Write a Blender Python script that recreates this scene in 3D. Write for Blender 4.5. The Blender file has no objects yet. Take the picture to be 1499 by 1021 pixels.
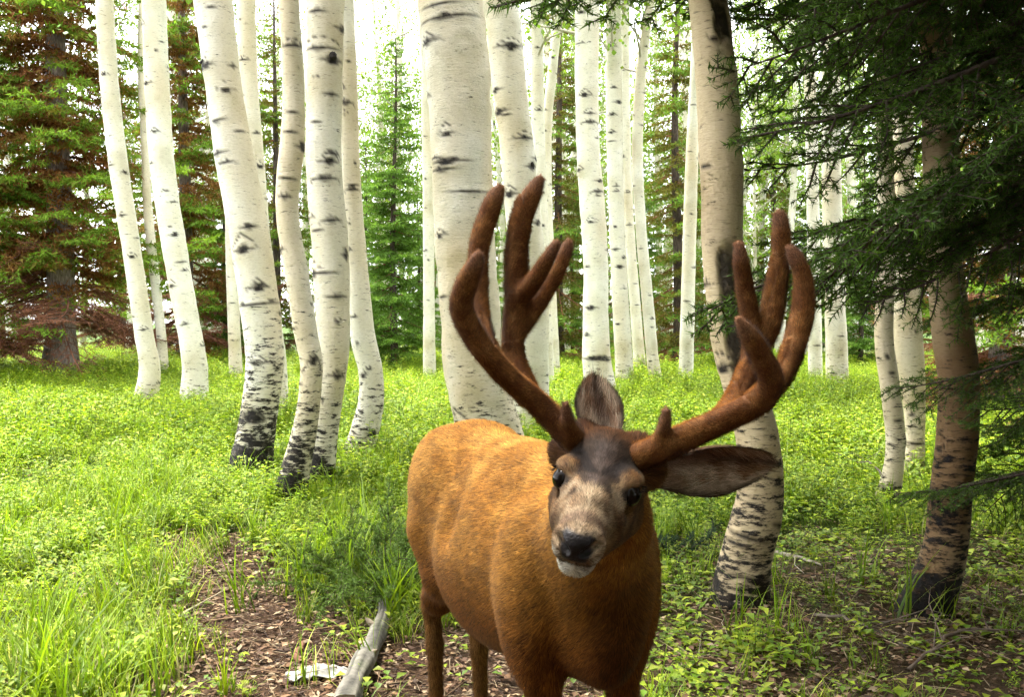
import bpy, bmesh, math, random
import numpy as np
from mathutils import Vector, Matrix

# ------------------------------------------------------------------ camera, sky, sun, exposure
SC = bpy.context.scene
COL = SC.collection
W0, H0, FPX, HORIZON, CAMZ = 1499.0, 1021.0, 1440.0, 470.0, 1.32
PITCH = math.atan((H0 / 2 - HORIZON) / FPX)            # looking slightly down
cam = bpy.data.cameras.new('camera')
cam.sensor_width = 36.0
cam.lens = 36.0 * FPX / W0
cam.clip_start = 0.05
cam.clip_end = 600
cam_o = bpy.data.objects.new('camera', cam)
cam_o.location = (0, 0, CAMZ)
cam_o.rotation_euler = (math.pi / 2 - PITCH, 0, 0)
COL.objects.link(cam_o)
SC.camera = cam_o

SUN_EL, SUN_AZ = math.radians(69), math.radians(-45)    # azimuth from +Y (view direction), negative = left
world = bpy.data.worlds.new('World')
SC.world = world
world.use_nodes = True
wn = world.node_tree
bg = wn.nodes['Background']
sky = wn.nodes.new('ShaderNodeTexSky')
sky.sky_type = 'NISHITA'
sky.sun_disc = False
sky.sun_elevation = SUN_EL
sky.sun_rotation = SUN_AZ
sky.air_density = 1.0
sky.dust_density = 1.0
sky.ozone_density = 0.6
hs = wn.nodes.new('ShaderNodeHueSaturation')            # thin bright overcast: nearly white
hs.inputs['Saturation'].default_value = 0.12
wn.links.new(sky.outputs[0], hs.inputs['Color'])
wn.links.new(hs.outputs[0], bg.inputs['Color'])
bg.inputs['Strength'].default_value = 0.15
world.cycles.sampling_method = 'NONE'                   # even sky: no importance map needed
sun = bpy.data.lights.new('sun', 'SUN')
sun.energy = 1.5
sun.angle = math.radians(12)
sun.color = (1.0, 0.95, 0.86)
sun_o = bpy.data.objects.new('sun', sun)
sd = Vector((math.sin(SUN_AZ) * math.cos(SUN_EL), math.cos(SUN_AZ) * math.cos(SUN_EL), math.sin(SUN_EL)))
sun_o.rotation_euler = sd.to_track_quat('Z', 'Y').to_euler()
sun_o.location = (-6, 4, 14)
COL.objects.link(sun_o)
SC.view_settings.view_transform = 'Standard'
SC.view_settings.look = 'None'
SC.view_settings.exposure = 2.98
SC.view_settings.gamma = 1.0
SC.view_settings.use_curve_mapping = False
SC.cycles.max_bounces = 5
SC.cycles.diffuse_bounces = 2
SC.cycles.glossy_bounces = 2
SC.cycles.transmission_bounces = 4
SC.cycles.transparent_max_bounces = 4
SC.cycles.use_adaptive_sampling = True
SC.cycles.adaptive_threshold = 0.05
SC.cycles.use_denoising = True

# ------------------------------------------------------------------ helpers
RNG = np.random.default_rng(7)
cp, sp_ = math.cos(PITCH), math.sin(PITCH)

def P(x, y, d):
    """the point at horizontal distance d (along +Y) seen at photo pixel x, y"""
    u = (x - W0 / 2) / FPX
    v = -(y - H0 / 2) / FPX
    dy = cp + v * sp_
    dz = -sp_ + v * cp
    return np.array([u / dy * d, d, CAMZ + dz / dy * d])

def smooth01(a, b, x):
    t = np.clip((x - a) / (b - a), 0, 1)
    return t * t * (3 - 2 * t)

def hgt(x, y):
    x = np.asarray(x, float); y = np.asarray(y, float)
    t = np.clip(y - 4, 0, 16)
    h = 0.022 * t - 0.03 * np.clip(y - 21, 0, 1e9) * smooth01(20, 30, y)
    h = np.where(y > 75, h - 0.0 * y, h)
    w = smooth01(1.5, 7, np.abs(y) + np.abs(x) * .5)
    h = h + (0.03 * np.sin(x * 1.3 + 0.7) * np.sin(y * 0.9 + 0.3) + 0.02 * np.sin(x * 2.9 + y * 2.1)) * w
    h = h + 0.012 * np.sin(x * 5.1 + 1) * np.sin(y * 4.3 + 2)
    h = h + 0.05 * smooth01(-2, -9, x) * smooth01(3, 12, y) * (-x - 2) * .25
    return h

def G(x, y):
    """ground point at photo pixel x, y"""
    lo, hi = 1.2, 60.0
    prev = lo
    for d in np.arange(1.2, 60, 0.02):
        p = P(x, y, d)
        if p[2] < hgt(p[0], p[1]):
            return np.array([p[0], p[1], float(hgt(p[0], p[1]))])
    p = P(x, y, 22.0)
    return np.array([p[0], p[1], float(hgt(p[0], p[1]))])

def vnoise(p, seed=0):
    """value noise in 0..1 at points p (n,3)"""
    p = np.asarray(p, np.float64)
    i = np.floor(p).astype(np.int64)
    f = p - i
    f = f * f * (3 - 2 * f)
    def hsh(a, b, c):
        n = (a * 374761393 + b * 668265263 + c * 2147483647 + seed * 974711) & 0xFFFFFFFF
        n = ((n ^ (n >> 13)) * 1274126177) & 0xFFFFFFFF
        n = (n ^ (n >> 16)) & 0xFFFF
        return n / 65535.0
    r = 0
    for dx in (0, 1):
        for dy in (0, 1):
            for dz in (0, 1):
                w = (f[:, 0] if dx else 1 - f[:, 0]) * (f[:, 1] if dy else 1 - f[:, 1]) * (f[:, 2] if dz else 1 - f[:, 2])
                r = r + w * hsh(i[:, 0] + dx, i[:, 1] + dy, i[:, 2] + dz)
    return r

def fbm(p, seed=0, o=3):
    a, s, t = 0.5, 0.0, 0.0
    p = np.asarray(p, float)
    for k in range(o):
        s = s + a * vnoise(p * 2 ** k + 13.7 * k, seed + k); t += a; a *= .5
    return s / t

def nrm(v):
    v = np.asarray(v, float)
    return v / np.maximum(np.linalg.norm(v, axis=-1, keepdims=True), 1e-9)

def make_mesh(name, verts, faces, mats=(), attrs=None, smooth=True):
    """faces: array (n,3) or (n,4), or a list of such arrays"""
    me = bpy.data.meshes.new(name)
    verts = np.ascontiguousarray(verts, np.float32)
    if not isinstance(faces, (list, tuple)):
        faces = [faces]
    faces = [np.asarray(f, np.int32) for f in faces if len(f)]
    loops = np.concatenate([f.ravel() for f in faces])
    tot = np.concatenate([np.full(len(f), f.shape[1], np.int32) for f in faces])
    start = np.concatenate([[0], np.cumsum(tot)[:-1]]).astype(np.int32)
    me.vertices.add(len(verts)); me.vertices.foreach_set('co', verts.ravel())
    me.loops.add(len(loops)); me.loops.foreach_set('vertex_index', loops)
    me.polygons.add(len(tot)); me.polygons.foreach_set('loop_start', start)
    me.update(calc_edges=True)
    me.validate()
    if smooth:
        me.polygons.foreach_set('use_smooth', np.ones(len(me.polygons), bool))
    for k, (typ, arr) in (attrs or {}).items():
        a = me.attributes.new(k, typ, 'POINT')
        arr = np.ascontiguousarray(arr, np.float32)
        if typ == 'FLOAT_COLOR':
            if arr.shape[1] == 3:
                arr = np.ascontiguousarray(np.hstack([arr, np.ones((len(arr), 1), np.float32)]))
            a.data.foreach_set('color', arr.ravel())
        elif typ == 'FLOAT_VECTOR':
            a.data.foreach_set('vector', arr.ravel())
        else:
            a.data.foreach_set('value', arr.ravel())
    for m in (mats if isinstance(mats, (list, tuple)) else [mats]):
        me.materials.append(m)
    return me

def obj(name, me, parent=None, loc=None, **props):
    o = bpy.data.objects.new(name, me)
    COL.objects.link(o)
    if parent is not None:
        o.parent = parent
    if loc is not None:
        o.location = loc
    for k, v in props.items():
        o[k] = v
    return o

def thing(name, loc, label, category, group=None, rz=0, scale=1):
    o = bpy.data.objects.new(name, None)
    o.empty_display_size = 0.1
    COL.objects.link(o)
    o.location = loc
    o.rotation_euler = (0, 0, rz)
    o.scale = (scale,) * 3
    o['label'] = label
    o['category'] = category
    if group:
        o['group'] = group
    return o

class MB:
    """collects triangles/quads with a colour per vertex"""
    def __init__(s):
        s.v, s.q, s.t, s.c, s.n = [], [], [], [], 0
    def add(s, v, f, col):
        v = np.asarray(v, float); f = np.asarray(f, int)
        if len(v) == 0:
            return
        col = np.asarray(col, float)
        if col.ndim == 1:
            col = np.tile(col, (len(v), 1))
        s.v.append(v); s.c.append(col)
        (s.q if f.shape[1] == 4 else s.t).append(f + s.n)
        s.n += len(v)
    def mesh(s, name, mat, smooth=False, off=(0, 0, 0)):
        fs = []
        if s.q: fs.append(np.vstack(s.q))
        if s.t: fs.append(np.vstack(s.t))
        return make_mesh(name, np.vstack(s.v) - np.asarray(off), fs, mat, {'col': ('FLOAT_COLOR', np.vstack(s.c))}, smooth)

def perp(d):
    d = nrm(d)
    ref = np.where(np.abs(d[:, 2:3]) > 0.9, np.array([[1., 0, 0]]), np.array([[0, 0, 1.]]))
    a = nrm(np.cross(d, ref))
    return a, np.cross(d, a)

def tubes(A, B, ra, rb, sides=4):
    """one open prism per segment"""
    A = np.asarray(A, float); B = np.asarray(B, float)
    n = len(A)
    ra = np.broadcast_to(np.asarray(ra, float), (n,)); rb = np.broadcast_to(np.asarray(rb, float), (n,))
    u, w = perp(B - A)
    v = np.zeros((n, 2, sides, 3))
    for k in range(sides):
        a = 2 * math.pi * k / sides
        o = u * math.cos(a) + w * math.sin(a)
        v[:, 0, k] = A + o * ra[:, None]
        v[:, 1, k] = B + o * rb[:, None]
    base = (np.arange(n) * 2 * sides)[:, None]
    k = np.arange(sides); k2 = (k + 1) % sides
    f = np.stack([base + k, base + k2, base + sides + k2, base + sides + k], -1).reshape(-1, 4)
    return v.reshape(-1, 3), f

def loft(pts, rad, sides=24, cap=True, noise=0.0, seed=0):
    """closed tapered tube along points with radius each; returns verts, quads, (ring, angle)"""
    pts = np.asarray(pts, float); rad = np.asarray(rad, float)
    n = len(pts)
    tan = nrm(np.gradient(pts, axis=0))
    ref = np.array([0, 1., 0]) if abs(tan[0][1]) < .9 else np.array([1., 0, 0])
    V = np.zeros((n, sides, 3))
    ang = np.arange(sides) * 2 * math.pi / sides
    for i in range(n):
        a = nrm(np.cross(tan[i], ref)); b = np.cross(a, tan[i])
        V[i] = pts[i] + rad[i] * (np.cos(ang)[:, None] * a + np.sin(ang)[:, None] * b)
    v = V.reshape(-1, 3)
    i = np.arange(n - 1)[:, None] * sides
    k = np.arange(sides)[None]; k2 = (k + 1) % sides
    q = np.stack([i + k, i + k2, i + sides + k2, i + sides + k], -1).reshape(-1, 4)
    return v, q

def resample(pts, step):
    """smooth (Catmull-Rom) resampling of rows of numbers; first 3 columns are positions"""
    pts = np.asarray(pts, float)
    ext = np.vstack([2 * pts[0] - pts[1], pts, 2 * pts[-1] - pts[-2]])
    out = []
    for i in range(1, len(ext) - 2):
        p0, p1, p2, p3 = ext[i - 1:i + 3]
        n = max(2, int(np.linalg.norm(p2[:3] - p1[:3]) / step))
        t = (np.arange(n) / n)[:, None]
        out.append(.5 * (2 * p1 + (p2 - p0) * t + (2 * p0 - 5 * p1 + 4 * p2 - p3) * t ** 2 + (3 * p1 - p0 - 3 * p2 + p3) * t ** 3))
    out.append(pts[-1:])
    return np.vstack(out)

# ------------------------------------------------------------------ materials
def mat(name):
    m = bpy.data.materials.new(name)
    m.use_nodes = True
    nt = m.node_tree
    b = nt.nodes['Principled BSDF']
    return m, nt, b, nt.nodes, nt.links

def n_noise(nt, scale, detail=4, rough=.55, vec=None, dim='3D'):
    n = nt.nodes.new('ShaderNodeTexNoise')
    n.inputs['Scale'].default_value = scale
    n.inputs['Detail'].default_value = detail
    n.inputs['Roughness'].default_value = rough
    if vec is not None:
        nt.links.new(vec, n.inputs['Vector'])
    return n

def n_ramp(nt, src, stops):
    r = nt.nodes.new('ShaderNodeValToRGB')
    el = r.color_ramp.elements
    while len(el) < len(stops):
        el.new(.5)
    for e, (p, c) in zip(el, stops):
        e.position = p
        e.color = (*c, 1) if len(c) == 3 else c
    nt.links.new(src, r.inputs[0])
    return r

def n_mix(nt, fac, a, b, mode='MIX'):
    m = nt.nodes.new('ShaderNodeMix')
    m.data_type = 'RGBA'
    m.blend_type = mode
    for s, v in ((m.inputs[0], fac), (m.inputs[6], a), (m.inputs[7], b)):
        if hasattr(v, 'links') or hasattr(v, 'is_linked'):
            nt.links.new(v, s)
        elif isinstance(v, (tuple, list)):
            s.default_value = (*v, 1) if len(v) == 3 else v
        else:
            s.default_value = v
    return m.outputs[2]

def n_attr(nt, name):
    a = nt.nodes.new('ShaderNodeAttribute')
    a.attribute_name = name
    return a

def n_bump(nt, h, strength, dist):
    b = nt.nodes.new('ShaderNodeBump')
    b.inputs['Strength'].default_value = strength
    b.inputs['Distance'].default_value = dist
    nt.links.new(h, b.inputs['Height'])
    return b.outputs[0]

def objcoord(nt, scale=None):
    t = nt.nodes.new('ShaderNodeTexCoord')
    if scale is None:
        return t.outputs['Object']
    m = nt.nodes.new('ShaderNodeMapping')
    m.inputs['Scale'].default_value = scale
    nt.links.new(t.outputs['Object'], m.inputs[0])
    return m.outputs[0]

def leaf_material(name, trans=.35, rough=.5, vary=.25, spec=.35):
    m, nt, b, N, L = mat(name)
    a = n_attr(nt, 'col')
    oi = N.new('ShaderNodeObjectInfo')
    hsv = N.new('ShaderNodeHueSaturation')
    mr = N.new('ShaderNodeMapRange')
    mr.inputs[3].default_value = 1 - vary; mr.inputs[4].default_value = 1 + vary
    L.new(oi.outputs['Random'], mr.inputs[0])
    L.new(mr.outputs[0], hsv.inputs['Value'])
    L.new(a.outputs['Color'], hsv.inputs['Color'])
    L.new(hsv.outputs[0], b.inputs['Base Color'])
    b.inputs['Roughness'].default_value = rough
    b.inputs['Specular IOR Level'].default_value = spec
    t = N.new('ShaderNodeBsdfTranslucent')
    tc = n_mix(nt, 1.0, hsv.outputs[0], (1.25, 1.3, .6), 'MULTIPLY')
    L.new(tc, t.inputs[0])
    mx = N.new('ShaderNodeMixShader')
    mx.inputs[0].default_value = trans
    L.new(b.outputs[0], mx.inputs[1]); L.new(t.outputs[0], mx.inputs[2])
    L.new(mx.outputs[0], N['Material Output'].inputs[0])
    return m

M_HERB = leaf_material('herb_leaf', .4, .5)
M_ASPEN_LEAF = leaf_material('aspen_leaf', .45, .5, vary=.15)
M_NEEDLE = leaf_material('needle', .15, .6, .12, .12)
M_NEEDLE_FAR = leaf_material('needle_lit', .32, .6, .15, .12)
M_DRY = leaf_material('dry_matter', .05, .8, vary=.3)

def bark_white():
    m, nt, b, N, L = mat('aspen_bark')
    oc = objcoord(nt)
    band = objcoord(nt, (6, 6, 34))
    big = n_noise(nt, 2.2, 3, .5, oc)
    base = n_ramp(nt, big.outputs[0], [(.28, (.52, .48, .35)), (.5, (.68, .65, .54)), (.72, (.76, .74, .66))])
    lent = n_noise(nt, 2.3, 5, .62, band)
    lr = n_ramp(nt, lent.outputs[0], [(.30, (.0, .0, .0)), (.40, (1, 1, 1))])
    c1 = n_mix(nt, .62, base.outputs[0], lr.outputs[0], 'MULTIPLY')
    fine = objcoord(nt, (25, 25, 190))
    fn = n_noise(nt, 1.6, 3, .6, fine)
    fr = n_ramp(nt, fn.outputs[0], [(.32, (.62, .58, .5)), (.5, (1, 1, 1))])
    c2 = n_mix(nt, .55, c1, fr.outputs[0], 'MULTIPLY')
    a = n_attr(nt, 'marks')
    ft = n_attr(nt, 'foot')
    rb_ = n_noise(nt, 1.0, 7, .72, objcoord(nt, (10, 10, 36)))
    sm = N.new('ShaderNodeMath'); sm.operation = 'MULTIPLY_ADD'
    L.new(ft.outputs['Fac'], sm.inputs[0]); sm.inputs[1].default_value = .30; L.new(rb_.outputs[0], sm.inputs[2])
    fr_ = n_ramp(nt, sm.outputs[0], [(.61, (0, 0, 0)), (.70, (1, 1, 1))])
    mxm = N.new('ShaderNodeMath'); mxm.operation = 'MAXIMUM'
    L.new(a.outputs['Fac'], mxm.inputs[0]); L.new(fr_.outputs[0], mxm.inputs[1])
    dn = n_noise(nt, 30, 4, .6, oc)
    dark = n_ramp(nt, dn.outputs[0], [(.35, (.006, .005, .005)), (.55, (.022, .018, .016)), (.70, (.10, .085, .07))])
    c3 = n_mix(nt, mxm.outputs[0], c2, dark.outputs[0])
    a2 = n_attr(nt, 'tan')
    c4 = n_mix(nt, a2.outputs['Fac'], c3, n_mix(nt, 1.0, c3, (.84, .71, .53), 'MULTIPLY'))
    shade_fac = N.new('ShaderNodeMapRange'); shade_fac.inputs[1].default_value = 1.0; shade_fac.inputs[2].default_value = 2.0
    L.new(a2.outputs['Fac'], shade_fac.inputs[0])
    c4 = n_mix(nt, shade_fac.outputs[0], c4, n_mix(nt, 1.0, c4, (.30, .22, .16), 'MULTIPLY'))  # values above one paint shade into the right-hand trunks' bark colour
    L.new(c4, b.inputs['Base Color'])
    b.inputs['Roughness'].default_value = .72
    b.inputs['Specular IOR Level'].default_value = .25
    add = N.new('ShaderNodeMath'); add.operation = 'MULTIPLY_ADD'
    L.new(mxm.outputs[0], add.inputs[0]); add.inputs[1].default_value = 1.0
    L.new(lent.outputs[0], add.inputs[2])
    add2 = N.new('ShaderNodeMath'); add2.operation = 'MULTIPLY'
    L.new(add.outputs[0], add2.inputs[0]); L.new(dn.outputs[0], add2.inputs[1])
    L.new(n_bump(nt, add2.outputs[0], .6, .02), b.inputs['Normal'])
    return m
M_BARK = bark_white()

def col_material(name, rough=.85, spec=.2, nscale=40, amt=.5, bump=.3, stretch=(1, 1, 1), bdist=.01):
    m, nt, b, N, L = mat(name)
    a = n_attr(nt, 'col')
    oc = objcoord(nt, stretch)
    n = n_noise(nt, nscale, 5, .6, oc)
    r = n_ramp(nt, n.outputs[0], [(.3, (1 - amt,) * 3), (.7, (1 + amt * .4,) * 3)])
    L.new(n_mix(nt, 1.0, a.outputs['Color'], r.outputs[0], 'MULTIPLY'), b.inputs['Base Color'])
    b.inputs['Roughness'].default_value = rough
    b.inputs['Specular IOR Level'].default_value = spec
    L.new(n_bump(nt, n.outputs[0], bump, bdist), b.inputs['Normal'])
    return m
M_WOOD = col_material('rough_bark', stretch=(1, 1, .25), nscale=45, amt=.7, bump=.8, bdist=.02)
M_LOG = col_material('weathered_wood', stretch=(1, 1, 1), nscale=30, amt=.5, bump=.5)

def fur_material(name, rough=.75, sheen=.04, use_sn=False):
    m, nt, b, N, L = mat(name)
    a = n_attr(nt, 'col')
    n = n_noise(nt, 55, 4, .6, objcoord(nt))
    r = n_ramp(nt, n.outputs[0], [(.3, (.72,) * 3), (.7, (1.15,) * 3)])
    L.new(n_mix(nt, 1.0, a.outputs['Color'], r.outputs[0], 'MULTIPLY'), b.inputs['Base Color'])
    b.inputs['Specular IOR Level'].default_value = .12
    b.inputs['Sheen Weight'].default_value = sheen
    b.inputs['Sheen Roughness'].default_value = .4
    b.inputs['Sheen Tint'].default_value = (1, .8, .55, 1)
    g = n_attr(nt, 'gloss')
    mr = N.new('ShaderNodeMapRange')
    mr.inputs[3].default_value = rough; mr.inputs[4].default_value = .38
    L.new(g.outputs['Fac'], mr.inputs[0]); L.new(mr.outputs[0], b.inputs['Roughness'])
    if use_sn:
        s = n_attr(nt, 'sn')
        L.new(s.outputs['Vector'], b.inputs['Normal'])
        tl = N.new('ShaderNodeBsdfTranslucent')                # light shining through the hair tips
        L.new(b.inputs['Base Color'].links[0].from_socket, tl.inputs[0])
        mx = N.new('ShaderNodeMixShader'); mx.inputs[0].default_value = .28
        L.new(b.outputs[0], mx.inputs[1]); L.new(tl.outputs[0], mx.inputs[2])
        L.new(mx.outputs[0], N['Material Output'].inputs[0])
    else:
        fb = n_noise(nt, 260, 2, .5, objcoord(nt))
        L.new(n_bump(nt, fb.outputs[0], .35, .004), b.inputs['Normal'])
    return m
M_HIDE = fur_material('deer_hide')
M_FUR = fur_material('deer_fur', use_sn=True)

def eye_material():
    m, nt, b, N, L = mat('eye')
    b.inputs['Base Color'].default_value = (.006, .004, .003, 1)
    b.inputs['Roughness'].default_value = .09
    b.inputs['Specular IOR Level'].default_value = .12
    return m
M_EYE = eye_material()

def ground_material():
    m, nt, b, N, L = mat('forest_soil')
    oc = objcoord(nt)
    n1 = n_noise(nt, 1.3, 5, .6, oc)
    n2 = n_noise(nt, 24, 6, .7, oc)
    n3 = n_noise(nt, 110, 3, .6, oc)
    c = n_ramp(nt, n2.outputs[0], [(.25, (.022, .012, .007)), (.5, (.075, .042, .024)), (.75, (.15, .09, .05))])
    c2 = n_ramp(nt, n3.outputs[0], [(.3, (.4, .38, .35)), (.55, (1, 1, 1)), (.75, (1.7, 1.55, 1.3))])
    cc = n_mix(nt, 1.0, c.outputs[0], c2.outputs[0], 'MULTIPLY')
    g = n_attr(nt, 'green')
    gr = n_ramp(nt, n2.outputs[0], [(.3, (.03, .06, .008)), (.6, (.07, .15, .015)), (.8, (.12, .2, .03))])
    cc = n_mix(nt, g.outputs['Fac'], cc, gr.outputs[0])
    L.new(cc, b.inputs['Base Color'])
    b.inputs['Roughness'].default_value = .95
    b.inputs['Specular IOR Level'].default_value = .15
    mx = N.new('ShaderNodeMath'); mx.operation = 'ADD'
    L.new(n2.outputs[0], mx.inputs[0]); L.new(n3.outputs[0], mx.inputs[1])
    L.new(n_bump(nt, mx.outputs[0], .9, .03), b.inputs['Normal'])
    return m
M_GROUND = ground_material()

# ------------------------------------------------------------------ ground
PATH = [G(*p) for p in ((292, 790), (325, 830), (360, 885), (395, 945), (440, 1015))]
PATH = np.array([PATH[0]] + PATH[1:] + [P(520, 1250, PATH[-1][1] - .6)])[:, :2]
PATHW = np.array([.20, .30, .34, .38, .44, .5])
def seg_dist(x, y, pts, wid):
    best = np.full(x.shape, 1e9)
    for i in range(len(pts) - 1):
        a, b = pts[i], pts[i + 1]
        ab = b - a
        t = np.clip(((x - a[0]) * ab[0] + (y - a[1]) * ab[1]) / (ab @ ab), 0, 1)
        d = np.hypot(x - a[0] - t * ab[0], y - a[1] - t * ab[1]) / (wid[i] + (wid[i + 1] - wid[i]) * t)
        best = np.minimum(best, d)
    return best
def bare(x, y):
    """0 = plants, 1 = bare trodden soil"""
    x = np.asarray(x, float); y = np.asarray(y, float)
    nz = fbm(np.stack([x * 2.3, y * 2.3, x * 0], -1).reshape(-1, 3), 5).reshape(x.shape) - .5
    d = seg_dist(x, y, PATH, PATHW) + nz * 1.5
    r = 1 - smooth01(.45, 1.5, d)
    d2 = np.hypot((x + .25) / .75, (y - 3.6) / 1.0) + nz * 1.2          # trodden under and beside the deer
    r = np.maximum(r, (1 - smooth01(.55, 1.2, d2)))
    return r
def shady(x, y):
    """0 = open meadow, 1 = thin cover under the spruce"""
    x = np.asarray(x, float); y = np.asarray(y, float)
    return (1 - smooth01(.8, 2.6, np.hypot((x - 2.0) / 1.1, (y - 3.6) / 1.25)))

def build_ground():
    ys = np.concatenate([np.arange(-14, 1, .6), np.arange(1, 8, .05), np.arange(8, 24, .16), np.arange(24, 60, .8), np.arange(60, 330, 12)])
    xs = np.concatenate([np.arange(-260, -30, 14), np.arange(-30, -6, .7), np.arange(-6, 6, .06), np.arange(6, 30, .7), np.arange(30, 261, 14)])
    X, Y = np.meshgrid(xs, ys)
    Z = hgt(X, np.minimum(Y, 75))
    pts = np.stack([X, Y, Z], -1).reshape(-1, 3)
    near = (np.abs(X) < 7) & (Y > 0) & (Y < 12)
    Z = Z + np.where(near, (fbm(pts * np.array([9, 9, 0]), 3).reshape(X.shape) - .5) * .035, 0)
    b = bare(X, Y)
    Z = Z - .03 * b
    v = np.stack([X, Y, Z], -1).reshape(-1, 3)
    ny, nx = X.shape
    i = np.arange(ny - 1)[:, None] * nx + np.arange(nx - 1)[None]
    q = np.stack([i, i + 1, i + nx + 1, i + nx], -1).reshape(-1, 4)
    green = np.clip((1 - b) * smooth01(2.0, 6.5, Y) * (1 - .8 * shady(X, Y)), 0, 1) * .8
    me = make_mesh('ground', v, q, M_GROUND, {'green': ('FLOAT', green.ravel())})
    obj('ground', me, kind='structure')
build_ground()

# ------------------------------------------------------------------ implicit surfaces (one continuous skin)
class Field:
    def __init__(s, xs, ys, zs):
        s.ax = [np.asarray(a, np.float32) for a in (xs, ys, zs)]
        s.D = np.full([len(a) for a in s.ax], 1.0, np.float32)
    def _sl(s, lo, hi):
        sl = []
        for a, l, h in zip(s.ax, lo, hi):
            i, j = np.searchsorted(a, l), np.searchsorted(a, h)
            sl.append(slice(max(0, i - 1), min(len(a), j + 1)))
        return tuple(sl)
    def _apply(s, sl, d, k, sub):
        D = s.D[sl]
        if sub:
            h = np.clip(.5 - .5 * (D + d) / k, 0, 1)
            s.D[sl] = D * (1 - h) + (-d) * h + k * h * (1 - h)
        else:
            h = np.clip(.5 + .5 * (D - d) / k, 0, 1)
            s.D[sl] = D * (1 - h) + d * h - k * h * (1 - h)
    def grid(s, sl):
        return np.meshgrid(s.ax[0][sl[0]], s.ax[1][sl[1]], s.ax[2][sl[2]], indexing='ij', sparse=True)
    def cap(s, a, b, ra, rb, k=.03, sub=False):
        a = np.asarray(a, float); b = np.asarray(b, float)
        m = k + .06
        lo = np.minimum(a - ra, b - rb) - m; hi = np.maximum(a + ra, b + rb) + m
        sl = s._sl(lo, hi)
        if s.D[sl].size == 0: return
        X, Y, Z = s.grid(sl)
        ab = b - a
        L2 = max(ab @ ab, 1e-9)
        t = np.clip(((X - a[0]) * ab[0] + (Y - a[1]) * ab[1] + (Z - a[2]) * ab[2]) / L2, 0, 1).astype(np.float32)
        d = np.sqrt((X - a[0] - t * ab[0]) ** 2 + (Y - a[1] - t * ab[1]) ** 2 + (Z - a[2] - t * ab[2]) ** 2) - (ra + (rb - ra) * t)
        s._apply(sl, d.astype(np.float32), k, sub)
    def chain(s, pts, rad, k=.03):
        for i in range(len(pts) - 1):
            s.cap(pts[i], pts[i + 1], rad[i], rad[i + 1], k)
    def ell(s, c, r, axes, k=.04, sub=False):
        c = np.asarray(c, float); r = np.asarray(r, float)
        A = np.asarray(axes, float)                       # rows are unit axes
        ext = np.sqrt(((A * r[:, None]) ** 2).sum(0))
        m = k + .06
        sl = s._sl(c - ext - m, c + ext + m)
        if s.D[sl].size == 0: return
        X, Y, Z = s.grid(sl)
        k0 = 0; k1 = 0
        for i in range(3):
            q = (X - c[0]) * A[i, 0] + (Y - c[1]) * A[i, 1] + (Z - c[2]) * A[i, 2]
            k0 = k0 + (q / r[i]) ** 2; k1 = k1 + (q / r[i] ** 2) ** 2
        k0 = np.sqrt(k0); k1 = np.sqrt(k1)
        d = k0 * (k0 - 1) / np.maximum(k1, 1e-6)
        s._apply(sl, np.clip(d, -1, 1).astype(np.float32), k, sub)
    def surface(s):
        D = s.D
        ins = D < 0
        nx, ny, nz = D.shape
        cnt = np.zeros((nx - 1, ny - 1, nz - 1), np.int8)
        for dx in (0, 1):
            for dy in (0, 1):
                for dz in (0, 1):
                    cnt += ins[dx:nx - 1 + dx, dy:ny - 1 + dy, dz:nz - 1 + dz]
        act = (cnt > 0) & (cnt < 8)
        I, J, K = np.nonzero(act)
        n = len(I)
        idx = np.full(act.shape, -1, np.int64)
        idx[I, J, K] = np.arange(n)
        ax = s.ax
        def corner(c):
            dx, dy, dz = c
            return (D[I + dx, J + dy, K + dz], np.stack([ax[0][I + dx], ax[1][J + dy], ax[2][K + dz]], -1).astype(float))
        C = {c: corner(c) for c in [(a, b, d) for a in (0, 1) for b in (0, 1) for d in (0, 1)]}
        acc = np.zeros((n, 3)); w = np.zeros(n)
        for c in C:
            for axis in range(3):
                if c[axis] == 0:
                    c2 = list(c); c2[axis] = 1; c2 = tuple(c2)
                    a, pa = C[c]; b, pb = C[c2]
                    m = (a < 0) != (b < 0)
                    t = np.where(m, a / np.where(m, a - b, 1), 0)
                    acc += np.where(m[:, None], pa + (pb - pa) * t[:, None], 0)
                    w += m
        V = acc / w[:, None]
        faces = []
        for axis in range(3):
            sl0 = [slice(None)] * 3; sl1 = [slice(None)] * 3
            sl0[axis] = slice(0, -1); sl1[axis] = slice(1, None)
            a = ins[tuple(sl0)]; b = ins[tuple(sl1)]
            e = np.argwhere(a != b)
            o1, o2 = (axis + 1) % 3, (axis + 2) % 3
            ok = (e[:, o1] > 0) & (e[:, o2] > 0) & (e[:, o1] < D.shape[o1] - 1) & (e[:, o2] < D.shape[o2] - 1)
            e = e[ok]
            q = []
            for s1, s2 in ((-1, -1), (0, -1), (0, 0), (-1, 0)):
                cc = e.copy(); cc[:, o1] += s1; cc[:, o2] += s2
                q.append(idx[cc[:, 0], cc[:, 1], cc[:, 2]])
            q = np.stack(q, -1)
            fl = ~ins[e[:, 0], e[:, 1], e[:, 2]]
            q[fl] = q[fl][:, ::-1]
            faces.append(q)
        return V, np.vstack(faces)

def vert_normals(v, f):
    a, b, c = v[f[:, 0]], v[f[:, 1]], v[f[:, 2]]
    n = np.cross(b - a, c - a)
    if f.shape[1] == 4:
        n = n + np.cross(c - a, v[f[:, 3]] - a)
    N = np.zeros_like(v)
    for k in range(f.shape[1]):
        np.add.at(N, f[:, k], n)
    return nrm(N)

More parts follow.
